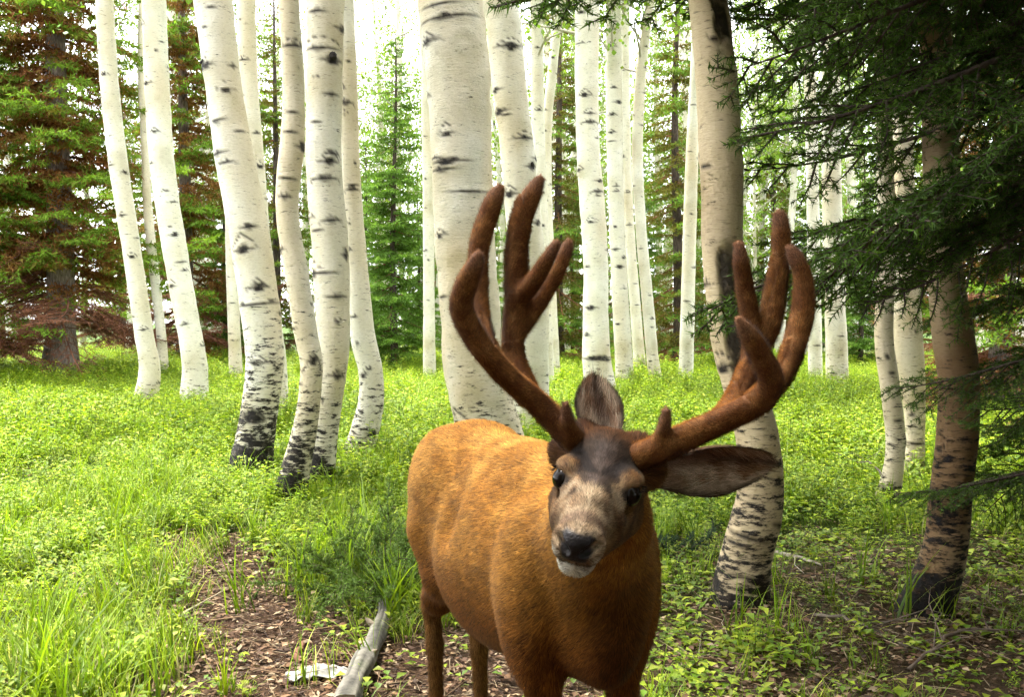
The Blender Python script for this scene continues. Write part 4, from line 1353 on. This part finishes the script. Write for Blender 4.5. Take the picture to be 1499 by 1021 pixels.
for i, (x_, y_, sc_) in enumerate([(-1.7, -2.5, 1.0), (.9, -2.6, 1.0), (-3.6, -2.2, 1.0), (.2, -5.2, 1.1), (-5.4, -1.6, 1.0), (2.6, -4.6, 1.0), (-4.6, -5.0, 1.1)]):  # spruces added behind the camera to cut sky light from the front
    plant_conifer(CON_OLD2, x_, y_, 'spruce added behind the camera to cut the front sky light', 'spruces added behind the camera', i * 2.3, sc_)
con(CON_OLD2, 660, 33.0, 'dark fir far in the wood behind the broadest trunk', 'firs behind the aspens', .2, 1.0, 'fir_tree')
for i, (px, d, sc_) in enumerate([(330, 22, .75), (535, 24, .8), (612, 23, .62), (935, 23, .8), (1045, 24, .7), (1190, 26, .85), (838, 25, .7), (700, 24, .8)]):
    con(CON_YOUNG, px, d, 'young green fir filling a gap between the aspens at the back', 'young firs at the back', i * 1.1, sc_, 'fir_tree')
for i, (px, d, k) in enumerate([(180, 30, 0), (740, 38, 0), (900, 34, 1), (1370, 32, 1), (20, 28, 0), (1230, 41, 0)]):
    con((CON_OLD2, CON_MID)[k], px, d, 'dark conifer standing deep in the bright background wood', 'deep-wood conifers', i * 1.7, .9 + .05 * (i % 4), 'fir_tree')

# ------------------------------------------------------------------ spruce overhanging the right side
def build_near_spruce():
    base = np.array([2.45, 3.85, 0.]); base[2] = float(hgt(base[0], base[1]))
    t = thing('spruce_tree', base, 'dark spruce whose heavy green boughs hang over the shaded right side', 'tree')
    z = np.linspace(-.25, 9.5, 40)
    v, q = loft(np.stack([.03 * np.sin(z), .03 * np.cos(z * 1.2), z], -1), .15 * (1 - np.clip(z, 0, 9.5) / 10) + .01, 16)
    mb = MB(); mb.add(v, q, (.09, .07, .055))
    obj('trunk', mb.mesh('trunk', M_WOOD, True), t)
    var = [build_bough(1.0, 61, n_side=26), build_bough(1.0, 62, n_side=24, side_len=.36), build_bough(1.0, 63, n_side=28, side_len=.48, droop=.35), build_bough(1.0, 64, n_side=22, droop=.12)]
    rng = np.random.default_rng(9)
    def bough(z_, az, L, k, pit=0.0, roll=0.0):
        tw, nd = var[k % 4]
        o = obj('bough', tw, t, (.1 * math.cos(az), .1 * math.sin(az), z_))
        o.rotation_euler = (roll, -pit, az); o.scale = (L, L * .95, L)
        obj('needles', nd, o, kind='stuff')
    n = 0
    # towards the picture: boughs reaching left, dense between 1.7 and 3.4 m
    for zz in np.arange(.55, 3.7, .155):
        if zz < 1.5:
            azs = [rng.uniform(1.7, 2.6), math.pi + rng.uniform(-.5, .6)]
            Ls = [rng.uniform(.7, .95), rng.uniform(.55, .8)]
        else:
            azs = [math.pi + rng.uniform(-.5, .45), math.pi - rng.uniform(.1, .9)]
            Ls = [rng.uniform(1.1, 2.0), rng.uniform(1.0, 1.7), rng.uniform(1.0, 1.7)]
        for az, L in zip(azs, Ls):
            bough(zz + .22, az, L * (1.0 if zz < 3.2 else .95), n, rng.uniform(-.55, -.05), rng.normal(0, .35)); n += 1
    # the rest all round
    for zz in np.arange(1.0, 4.2, .4):
        bough(zz, rng.uniform(-1.2, 1.2), rng.uniform(.9, 1.3), n, rng.uniform(-.1, .2), 0); n += 1
    # long top boughs that cross above the clearing and dip into the frame
    bough(3.05, math.pi - .18, 2.55, 3, .06, .1); bough(3.3, math.pi + .05, 2.2, 1, .0, -.1); bough(3.5, math.pi - .35, 2.6, 0, .02, 0)
    for k, zz in enumerate(np.arange(3.35, 5.3, .05)):  # extra boughs above the frame, added to shade the right side
        bough(zz, k * 2.4, 2.75 - .35 * (zz - 3.3) + rng.uniform(-.3, .1), n, rng.uniform(.05, .22), rng.normal(0, .2)); n += 1
    for k in range(16):  # more boughs added on the sun side to darken the right trunks
        bough(3.25 + .09 * k, math.pi - rng.uniform(.1, 1.1), rng.uniform(2.3, 2.75), n, rng.uniform(.05, .2), rng.normal(0, .2)); n += 1
    up = build_conifer(6.2, 3.3, 65, z0=.0, clump=.13, sp=.022, per_m=12, green=(.035, .07, .02), trunk_r=.02)  # crown made wide and dense to block sky and sun over the right
    o = obj('crown', up[1], t, (0, 0, 3.9), label='upper crown above the hanging boughs, widened to shade the right side')
build_near_spruce()
# ------------------------------------------------------------------ ground cover
def leaf_faces(base, d, up, L, w, fold=.25, tipdrop=.2):
    """a folded pointed leaf: 3 quads/tris as 2 quads each side of the midrib"""
    side = nrm(np.cross(d, up))
    n = np.cross(side, d)
    m = base + d * L * .45 - n * 0
    t = base + d * L - n * L * tipdrop
    l = m + side * w * .5 + n * w * fold; r = m - side * w * .5 + n * w * fold
    return [base, l, t, m, r]
def add_leaf(mb, base, d, up, L, w, col, fold=.25, drop=.2):
    v = leaf_faces(base, d, up, L, w, fold, drop)
    mb.add(v, [[0, 1, 2], [0, 2, 3], [0, 3, 2], [0, 2, 4]][:0] or [[0, 3, 1], [3, 2, 1], [0, 4, 3], [3, 4, 2]], col)
def add_blade(mb, base, az, h, lean, w, col, rng, curl=1.0):
    k = 4
    t = np.linspace(0, 1, k + 1)
    d = np.array([math.cos(az), math.sin(az), 0.])
    c = base + d * (lean * h * t ** (1.6))[:, None] + np.array([0, 0, 1.]) * (h * (t - .28 * curl * lean * t ** 2.5))[:, None]
    s = np.array([-d[1], d[0], 0]) * w / 2
    wd = (1 - t ** 1.8)[:, None] * .95 + .05
    v = np.stack([c - s * wd, c + s * wd], 1).reshape(-1, 3)
    q = [[2 * i, 2 * i + 1, 2 * i + 3, 2 * i + 2] for i in range(k)]
    cc = np.repeat(np.array(col)[None] * (.55 + .6 * t)[:, None], 2, 0)
    mb.add(v, q, cc)
GREENS = [np.array(c) for c in ((.23, .33, .014), (.31, .41, .020), (.13, .23, .014), (.39, .46, .036), (.18, .28, .016))]
def forb_mesh(seed, h=.26, stems=6, leaves=7, L=.055, w=.026, spread=.10):
    rng = np.random.default_rng(seed); mb = MB()
    for s in range(stems):
        a = rng.uniform(0, 6.28); b0 = np.array([math.cos(a), math.sin(a), 0]) * rng.uniform(0, spread * .5)
        tip = b0 + np.array([math.cos(a) * spread * rng.uniform(.3, 1.2), math.sin(a) * spread * rng.uniform(.3, 1.2), h * rng.uniform(.6, 1.1)])
        v, f = tubes([b0], [tip], .0022, .001, 3); mb.add(v, f, (.08, .15, .03))
        for k in range(leaves):
            t = .25 + .75 * (k + rng.random()) / leaves
            p = b0 + (tip - b0) * t
            az = k * 2.4 + rng.uniform(-.5, .5)
            d = nrm(np.array([math.cos(az), math.sin(az), rng.uniform(-.1, .55)]))
            col = GREENS[rng.integers(0, 5)] * rng.uniform(.75, 1.25)
            add_leaf(mb, p, d, np.array([0, 0, 1.]), L * rng.uniform(.6, 1.25), w * rng.uniform(.7, 1.2), col, rng.uniform(.1, .35), rng.uniform(0, .35))
    return mb.mesh('forb', M_HERB)
def grass_mesh(seed, n=18, h=.26, w=.006, spread=.06, lean=.6, cols=GREENS):
    rng = np.random.default_rng(seed); mb = MB()
    for k in range(n):
        b = np.array([*rng.normal(0, spread * .5, 2), -.01])
        col = cols[rng.integers(0, len(cols))] * rng.uniform(.7, 1.2)
        if rng.random() < .08: col = np.array([.38, .34, .16])
        add_blade(mb, b, rng.uniform(0, 6.28), h * rng.uniform(.45, 1.15), lean * rng.uniform(.2, 1.3), w * rng.uniform(.7, 1.3), col, rng)
    return mb.mesh('grass', M_HERB)
def low_mesh(seed, n=16, L=.04, w=.026, spread=.09):
    rng = np.random.default_rng(seed); mb = MB()
    for k in range(n):
        az = rng.uniform(0, 6.28)
        p = np.array([*rng.normal(0, spread * .6, 2), rng.uniform(.01, .07)])
        d = nrm(np.array([math.cos(az), math.sin(az), rng.uniform(0, .5)]))
        add_leaf(mb, p, d, np.array([0, 0, 1.]), L * rng.uniform(.6, 1.3), w * rng.uniform(.7, 1.2), GREENS[rng.integers(0, 5)] * rng.uniform(.55, 1.1), .2, .15)
    return mb.mesh('low_leaves', M_HERB)
def litter_mesh(seed, n=14):
    rng = np.random.default_rng(seed); mb = MB()
    cols = [np.array(c) for c in ((.16, .085, .04), (.09, .045, .022), (.24, .15, .08), (.06, .035, .02), (.30, .22, .13))]
    for k in range(n):
        az = rng.uniform(0, 6.28); p = np.array([*rng.normal(0, .10, 2), rng.uniform(.002, .014)])
        d = nrm(np.array([math.cos(az), math.sin(az), rng.uniform(-.15, .25)]))
        add_leaf(mb, p, d, nrm(np.array([*rng.normal(0, .3, 2), 1.])), rng.uniform(.015, .045), rng.uniform(.010, .026), cols[rng.integers(0, 5)] * rng.uniform(.7, 1.2), rng.uniform(-.3, .4), 0)
    for k in range(4):
        az = rng.uniform(0, 6.28); p = np.array([*rng.normal(0, .10, 2), .006]); l = rng.uniform(.05, .16)
        v, f = tubes([p], [p + np.array([math.cos(az) * l, math.sin(az) * l, rng.uniform(-.004, .02)])], rng.uniform(.0012, .003), .0008, 4)
        mb.add(v, f, cols[rng.integers(0, 5)] * .9)
    return mb.mesh('litter', M_DRY)

def scatter(name, meshes, pts, idx, rotz, scl, tilt, label, cat):
    src = bpy.data.collections.new(name + '_source')
    for k, m in enumerate(meshes):
        o = bpy.data.objects.new('%s_%02d' % (name, k), m)
        src.objects.link(o)
    n = len(pts)
    me = bpy.data.meshes.new(name)
    me.vertices.add(n); me.vertices.foreach_set('co', np.ascontiguousarray(pts, np.float32).ravel())
    a = me.attributes.new('pick', 'INT', 'POINT'); a.data.foreach_set('value', np.asarray(idx, np.int32))
    a = me.attributes.new('rot', 'FLOAT_VECTOR', 'POINT')
    a.data.foreach_set('vector', np.ascontiguousarray(np.stack([tilt[:, 0], tilt[:, 1], rotz], -1), np.float32).ravel())
    a = me.attributes.new('scl', 'FLOAT', 'POINT'); a.data.foreach_set('value', np.asarray(scl, np.float32))
    o = obj(name, me, kind='stuff', label=label, category=cat)
    ng = bpy.data.node_groups.new(name, 'GeometryNodeTree')
    ng.interface.new_socket('Geometry', in_out='INPUT', socket_type='NodeSocketGeometry')
    ng.interface.new_socket('Geometry', in_out='OUTPUT', socket_type='NodeSocketGeometry')
    N, L = ng.nodes, ng.links
    gi, go = N.new('NodeGroupInput'), N.new('NodeGroupOutput')
    ci = N.new('GeometryNodeCollectionInfo')
    ci.inputs['Collection'].default_value = src
    ci.inputs['Separate Children'].default_value = True
    ci.inputs['Reset Children'].default_value = True
    iop = N.new('GeometryNodeInstanceOnPoints')
    iop.inputs['Pick Instance'].default_value = True
    def na(nm, t):
        x = N.new('GeometryNodeInputNamedAttribute'); x.data_type = t; x.inputs['Name'].default_value = nm
        return next(s for s in x.outputs if s.enabled)
    L.new(gi.outputs[0], iop.inputs['Points']); L.new(ci.outputs[0], iop.inputs['Instance'])
    L.new(na('pick', 'INT'), iop.inputs['Instance Index'])
    L.new(na('rot', 'FLOAT_VECTOR'), iop.inputs['Rotation'])
    L.new(na('scl', 'FLOAT'), iop.inputs['Scale'])
    L.new(iop.outputs[0], go.inputs[0])
    md = o.modifiers.new('scatter', 'NODES'); md.node_group = ng
    return o

def sample_ground(dens, seed, d0=1.9, d1=24, margin=1.35, extra=1.2):
    """points on the ground inside a widened view wedge; dens(x, y) per square metre"""
    rng = np.random.default_rng(seed)
    out = []
    for y0 in np.arange(d0, d1, .5):
        hw = (y0 + .5) * .52 * margin + extra
        n = int(2 * hw * .5 * 260)
        x = rng.uniform(-hw, hw, n); y = rng.uniform(y0, y0 + .5, n)
        keep = rng.random(n) * 260 < dens(x, y)
        out.append(np.stack([x[keep], y[keep]], -1))
    p = np.vstack(out)
    return p, rng

def patch(x, y, s, seed):
    return fbm(np.stack([x * s, y * s, 0 * x], -1), seed)
BASES = np.array([[o.location.x, o.location.y] for o in COL.objects if o.name.startswith('aspen_tree')])
def build_cover():
    # leafy herbs of the meadow
    def d_forb(x, y):
        b = bare(x, y); s = shady(x, y)
        d = 75 * smooth01(3.6, 6.5, y) * (1 - .35 * smooth01(12, 22, y)) + 14 * smooth01(1.9, 3, y)
        return d * (1 - .97 * b) * (1 - .75 * s) * (.35 + 1.3 * smooth01(.3, .65, patch(x, y, 1.1, 8)))
    p, rng = sample_ground(d_forb, 11)
    ms = [forb_mesh(401), forb_mesh(402, .30, 5, 8, .06, .022), forb_mesh(403, .20, 8, 5, .05, .030), forb_mesh(404, .34, 5, 9, .05, .024, .08), forb_mesh(405, .22, 6, 6, .07, .034)]
    z = hgt(p[:, 0], p[:, 1])
    n = len(p)
    sc = rng.uniform(.5, 1.15, n) * (.5 + .9 * patch(p[:, 0], p[:, 1], .8, 51)) * (.62 + .45 * smooth01(4, 9, p[:, 1])) * (1 - .35 * shady(p[:, 0], p[:, 1]))
    scatter('meadow_herbs', ms, np.stack([p[:, 0], p[:, 1], z - .012], -1), rng.integers(0, 5, n), rng.uniform(0, 6.28, n), sc, rng.normal(0, .12, (n, 2)),
            'bright green leafy herbs covering the meadow among the aspens', 'herbs')
    # grass
    def d_grass(x, y):
        b = bare(x, y); s = shady(x, y)
        left = smooth01(1.2, -.6, x)
        d = (70 + 70 * left) * smooth01(1.9, 2.6, y) * (1 - .7 * smooth01(8, 16, y))
        return d * (1 - .93 * b) * (1 - .65 * s) * (.2 + 1.5 * smooth01(.35, .68, patch(x, y, 1.7, 18)))
    p, rng = sample_ground(d_grass, 12)
    n = len(p)
    ms = [grass_mesh(411, 16, .18, .0045, .07), grass_mesh(412, 22, .13, .004, .09, .9), grass_mesh(413, 12, .34, .007, .05, .6), grass_mesh(414, 26, .11, .0035, .10, 1.1)]
    sc = rng.uniform(.5, 1.2, n) * (.6 + .9 * patch(p[:, 0], p[:, 1], 1.2, 61))
    scatter('grass', ms, np.stack([p[:, 0], p[:, 1], hgt(p[:, 0], p[:, 1]) - .012], -1), rng.integers(0, 4, n), rng.uniform(0, 6.28, n), sc, rng.normal(0, .12, (n, 2)),
            'short green grass along the trail and in the foreground', 'grass')
    # low leaves close to the soil
    def d_low(x, y):
        b = bare(x, y)
        return 85 * smooth01(1.9, 2.5, y) * (1 - .8 * smooth01(7, 12, y)) * (1 - .93 * b) * (.25 + 1.2 * smooth01(.35, .6, patch(x, y, 2.3, 28)))
    p, rng = sample_ground(d_low, 13, d1=12)
    n = len(p)
    ms = [low_mesh(421), low_mesh(422, 12, .05, .03), low_mesh(423, 20, .03, .02), low_mesh(424, 14, .035, .028)]
    scatter('low_leafy_plants', ms, np.stack([p[:, 0], p[:, 1], hgt(p[:, 0], p[:, 1]) - .014], -1), rng.integers(0, 4, n), rng.uniform(0, 6.28, n), rng.uniform(.6, 1.25, n), rng.normal(0, .1, (n, 2)),
            'small low leaves scattered over the forest soil', 'ground cover')
    # litter of dead leaves and twigs
    def d_lit(x, y):
        return 130 * (.12 + .88 * np.maximum(bare(x, y), .7 * shady(x, y))) * (1 - smooth01(6, 9, y))
    p, rng = sample_ground(d_lit, 14, d1=9)
    n = len(p)
    ms = [litter_mesh(431 + k) for k in range(5)]
    scatter('leaf_litter', ms, np.stack([p[:, 0], p[:, 1], hgt(p[:, 0], p[:, 1]) - .03 * bare(p[:, 0], p[:, 1]) + .008], -1), rng.integers(0, 5, n), rng.uniform(0, 6.28, n), rng.uniform(.6, 1.2, n), rng.normal(0, .08, (n, 2)),
            'brown dead leaves and twig bits on the trodden soil', 'litter')
build_cover()

# ------------------------------------------------------------------ single plants and fallen wood
def on_ground(px, py):
    g = G(px, py); g[2] -= .03 * float(bare(g[0:1], g[1:2])[0])
    return g
tall = [grass_mesh(501, 22, .34, .009, .07, .45), grass_mesh(502, 16, .30, .011, .05, .35), grass_mesh(503, 26, .28, .007, .09, .7)]
for i, (px, py, sc, lb) in enumerate([
        (152, 905, .9, 'clump of broad upright grass blades at the end of the long dead stick'), (36, 760, .9, 'tall grass clump standing apart in the open foreground meadow'),
        (262, 845, .85, 'tall grass clump on the edge of the bare trail soil'), (238, 1005, .9, 'grass clump rooted in the litter under the long dead stick'),
        (330, 1012, .8, 'ragged grass clump between the stick and the crumpled white scrap'), (60, 985, 1.0, 'dense grass clump in the foreground beyond the stick end'),
        (445, 905, .7, 'arching grass clump beside the trail near the low dark shrub'), (505, 860, .7, 'pale arching grass tuft in front of the low dark shrub')]):
    g = on_ground(px, py)
    t = thing('grass_clump', g - np.array([0, 0, .012]), lb, 'grass', 'tall grass clumps', i * 1.3, sc)
    obj('blades', tall[i % 3], t, kind='stuff')
broad = [forb_mesh(511, .26, 4, 8, .085, .036, .09), forb_mesh(512, .22, 5, 7, .08, .034, .10), forb_mesh(513, .30, 3, 10, .085, .032, .07)]
for i, (px, py, sc, lb) in enumerate([
        (1108, 965, .8, 'broad-leaved green plant in the litter below the bent-footed aspen'), (1165, 985, .75, 'upright broad-leaved plant next to the fallen twigs in the shade'),
        (1010, 940, .7, 'small leafy plant close beside the deer shoulder'), (1260, 945, .6, 'small leafy plant before the foot of the dark S-shaped trunk'),
        (705, 690, .8, 'leafy plant growing against the broadest aspen trunk'), (930, 560, 1.3, 'bright leafy sapling in front of the medium white aspen'),
        (190, 990, .6, 'leafy plant among the grass near the long dead stick'), (880, 620, 1.0, 'bright leafy plant below the aspen with the cracked ring')]):
    g = on_ground(px, py)
    t = thing('leafy_plant', g - np.array([0, 0, .012]), lb, 'plant', 'single leafy plants', i * 2.1, sc)
    obj('foliage', broad[i % 3], t, kind='stuff')

def fallen_branch(a, b, r, label, seed, col=(.30, .25, .19), twigs=5, lift=0.01, sag=.02):
    rng = np.random.default_rng(seed)
    A, Bq = on_ground(*a), on_ground(*b)
    n = 14
    t = np.linspace(0, 1, n)[:, None]
    pts = A + (Bq - A) * t + rng.normal(0, .008, (n, 3))
    pts[:, 2] = hgt(pts[:, 0], pts[:, 1]) - .03 * bare(pts[:, 0], pts[:, 1]) + r * .6 + lift * np.sin(t[:, 0] * 3.1)
    v, q = loft(pts, r * (1 - .65 * t[:, 0]), 8)
    root = thing('fallen_branch', (A[0], A[1], float(hgt(A[0], A[1]))), label, 'branch', 'dead branches on the ground')
    off = np.array(root.location)
    mb = MB(); mb.add(v, q, col)
    obj('stem', mb.mesh('stem', M_LOG, True, off=off), root)
    for k in range(twigs):
        i = rng.integers(2, n - 1); d = nrm(pts[i] - pts[i - 1])
        s = nrm(np.cross(d, [0, 0, 1.])) * rng.choice([-1, 1])
        l = rng.uniform(.08, .3)
        p1 = pts[i] + (d * .7 + s * .7 + np.array([0, 0, rng.uniform(.05, .5)])) * l
        p2 = p1 + (d * .8 + s * .4 + np.array([0, 0, rng.uniform(-.2, .3)])) * l * .6
        v, q = loft([pts[i], (pts[i] + p1) / 2, p1, p2], [r * .35, r * .3, r * .22, r * .08], 5)
        mb = MB(); mb.add(v, q, col)
        obj('twig', mb.mesh('twig', M_LOG, True, off=off), root)
fallen_branch((120, 985), (345, 848), .011, 'long thin dead stick lying slantwise across the grass by the trail', 601, (.36, .30, .20), 2, .02)
fallen_branch((1135, 812), (1205, 832), .013, 'pale broken stick at the foot of the bent aspen', 602, (.42, .36, .27), 1)
fallen_branch((1000, 905), (1105, 850), .008, 'thin forked twig in the litter between deer and bent aspen', 603, (.25, .19, .13), 4)
fallen_branch((1330, 770), (1235, 690), .010, 'bare dark branch leaning towards the knee-bent aspen', 604, (.10, .08, .06), 6, .22)
fallen_branch((985, 985), (1090, 950), .007, 'light twig beside the deer foreleg', 605, (.36, .30, .22), 3)
fallen_branch((1190, 905), (1330, 960), .009, 'dark twig under the S-shaped trunk', 606, (.14, .11, .08), 5, .05)
fallen_branch((1330, 985), (1470, 930), .010, 'forked dead branch in the deep shade below the spruce boughs', 607, (.15, .11, .08), 6, .06)
fallen_branch((230, 775), (360, 768), .010, 'dark stick lying across the start of the bare trail', 608, (.12, .09, .07), 3)
fallen_branch((410, 775), (500, 800), .008, 'thin dark twig on the grass between trail and low shrub', 609, (.14, .11, .08), 4)
fallen_branch((435, 965), (448, 935), .014, 'short curved reddish stick just behind the crumpled white scrap', 610, (.22, .11, .06), 0, .03)

def build_log():
    A, Bq = on_ground(566, 882), on_ground(512, 1048)
    n = 26
    t = np.linspace(0, 1, n)
    pts = A + (Bq - A) * t[:, None]
    pts[:, 2] = hgt(pts[:, 0], pts[:, 1]) + .025
    pts[:, 0] += .015 * np.sin(t * 5)
    v, q = loft(pts, .028 + .017 * t + .004 * np.sin(t * 21), 20)
    cen = np.repeat(pts, 20, 0)
    rel = nrm(v - cen)
    g = fbm(np.stack([rel[:, 0] * 9, rel[:, 2] * 9, v[:, 1] * 2.2], -1), 71)
    v = v + rel * ((g - .5) * .022)[:, None]
    col = np.array([.15, .138, .112]) * (.30 + 1.1 * smooth01(.3, .62, g))[:, None] + np.array([-.02, -.012, -.02]) * smooth01(.5, .7, fbm(v * 9, 3))[:, None]
    root = thing('log', (A[0], A[1], float(hgt(A[0], A[1]))), 'weathered grey log half sunk in dark soil beside the deer', 'log')
    off = np.array(root.location)
    me = make_mesh('wood', v - off, q, M_LOG, {'col': ('FLOAT_COLOR', np.clip(col, .01, 1))})
    obj('wood', me, root)
    for k, (tt, l) in enumerate(((.35, .07), (.62, .05))):
        p = pts[int(tt * n)]
        d = np.array([.75, -.2, .6]) if k else np.array([-.7, .1, .6])
        sv, sq = loft([p, p + d * l, p + d * l * 1.25], [.016, .011, .002], 8)
        mb = MB(); mb.add(sv, sq, (.26, .21, .15)); obj('branch_stub', mb.mesh('branch_stub', M_LOG, True, off=off), root)
    for e, s in ((0, -1), (n - 1, 1)):
        ring = v[e * 20:(e + 1) * 20]; c = ring.mean(0)
        vv = np.vstack([ring, c[None] + s * (pts[1] - pts[0]) * .15])
        ff = np.array([[k, (k + 1) % 20, 20] for k in range(20)])
        mb = MB(); mb.add(vv, ff if s < 0 else ff[:, ::-1], (.20, .15, .10)); obj('end_grain', mb.mesh('end_grain', M_LOG, off=off), root)
build_log()

def build_scrap():
    c = on_ground(466, 985)
    nx, ny = 34, 16
    X, Y = np.meshgrid(np.linspace(-1, 1, nx), np.linspace(-1, 1, ny))
    edge = 1 - .25 * np.abs(X) ** 1.5
    x = X * .118 * (1 + .05 * np.sin(Y * 4)); y = Y * .055 * edge + .02 * X * X
    nz = fbm(np.stack([X * 2.1 + 4, Y * 2.1, 0 * X], -1).reshape(-1, 3), 91).reshape(X.shape)
    cr = np.abs(((X * 1.7 + Y * .6 + nz * 1.2) % 1) - .5) + .8 * np.abs(((X * .9 - Y * 1.1 + nz) % 1) - .5)
    z = .012 + .050 * (1 - X ** 2) * (1 - .6 * np.abs(Y)) * (.4 + .8 * nz) + .026 * (cr - .5)
    z = np.maximum(z, .003)
    v = np.stack([x, y, z], -1).reshape(-1, 3)
    i = np.arange(ny - 1)[:, None] * nx + np.arange(nx - 1)[None]
    q = np.stack([i, i + 1, i + nx + 1, i + nx], -1).reshape(-1, 4)
    v2 = v.copy(); v2[:, 2] -= .003
    rim = np.concatenate([np.arange(nx), np.arange(1, ny) * nx + nx - 1, (ny - 1) * nx + np.arange(nx - 2, -1, -1), np.arange(ny - 2, 0, -1) * nx])
    r2 = np.roll(rim, -1); n = len(v)
    qq = np.vstack([q, q[:, ::-1] + n, np.stack([rim, rim + n, r2 + n, r2], -1)])
    col = np.tile(np.array([.46, .45, .40]), (2 * n, 1)) * (.75 + .4 * fbm(np.vstack([v, v2]) * 60, 6))[:, None]
    me = make_mesh('crumpled_scrap', np.vstack([v, v2]), qq, M_LOG, {'col': ('FLOAT_COLOR', col)}, False)
    o = obj('crumpled_scrap', me, None, (c[0], c[1], c[2] + .004), label='crumpled whitish scrap lying on the bare trail soil', category='scrap')
    o.rotation_euler = (0, 0, .15)
build_scrap()

def build_shrub(px, py, seed, label, h=.42, r=.36, n=46, green=(.10, .165, .032)):
    rng = np.random.default_rng(seed)
    g = on_ground(px, py)
    root = thing('low_shrub', g - np.array([0, 0, .02]), label, 'shrub')
    A, Bq, ra, lv = [], [], [], []
    for k in range(n):
        az = rng.uniform(0, 6.28); p = np.array([*rng.normal(0, .04, 2), 0.])
        d = nrm(np.array([math.cos(az) * r, math.sin(az) * r, h * rng.uniform(.3, 1.1)])); l = rng.uniform(.5, 1.05) * math.hypot(h, r) / 5
        for j in range(5):
            q = p + d * l
            A.append(p); Bq.append(q); ra.append(.005 * (1 - j / 6)); lv.append(j)
            for s in range(3):
                e = q + nrm(d + rng.normal(0, .7, 3)) * l * rng.uniform(.5, 1.1); A.append(q); Bq.append(e); ra.append(.0016); lv.append(9)
            p = q; d = nrm(d + rng.normal(0, .22, 3) + np.array([0, 0, -.03]))
    A = np.array(A); Bq = np.array(Bq); ra = np.array(ra)
    v, f = tubes(A, Bq, ra, ra * .7, 4); mb = MB(); mb.add(v, f, (.10, .075, .055)); obj('stems', mb.mesh('stems', M_WOOD), root, kind='stuff')
    mk = np.array(lv) > 1
    v, f, c = needles(A[mk], Bq[mk], .0022, .022, .0055, 1.0, np.array(green), rng, .7); mb = MB(); mb.add(v, f, c); obj('foliage', mb.mesh('foliage', M_NEEDLE), root, kind='stuff')
build_shrub(560, 872, 701, 'low dark evergreen shrub beside the deer, above the grey log')
build_shrub(500, 842, 702, 'small evergreen shrub in the grass between trail and grey log', .28, .28, 26, (.12, .18, .035))
build_shrub(990, 815, 703, 'blue-green evergreen sprig beside the deer neck', .25, .2, 12, (.05, .085, .045))
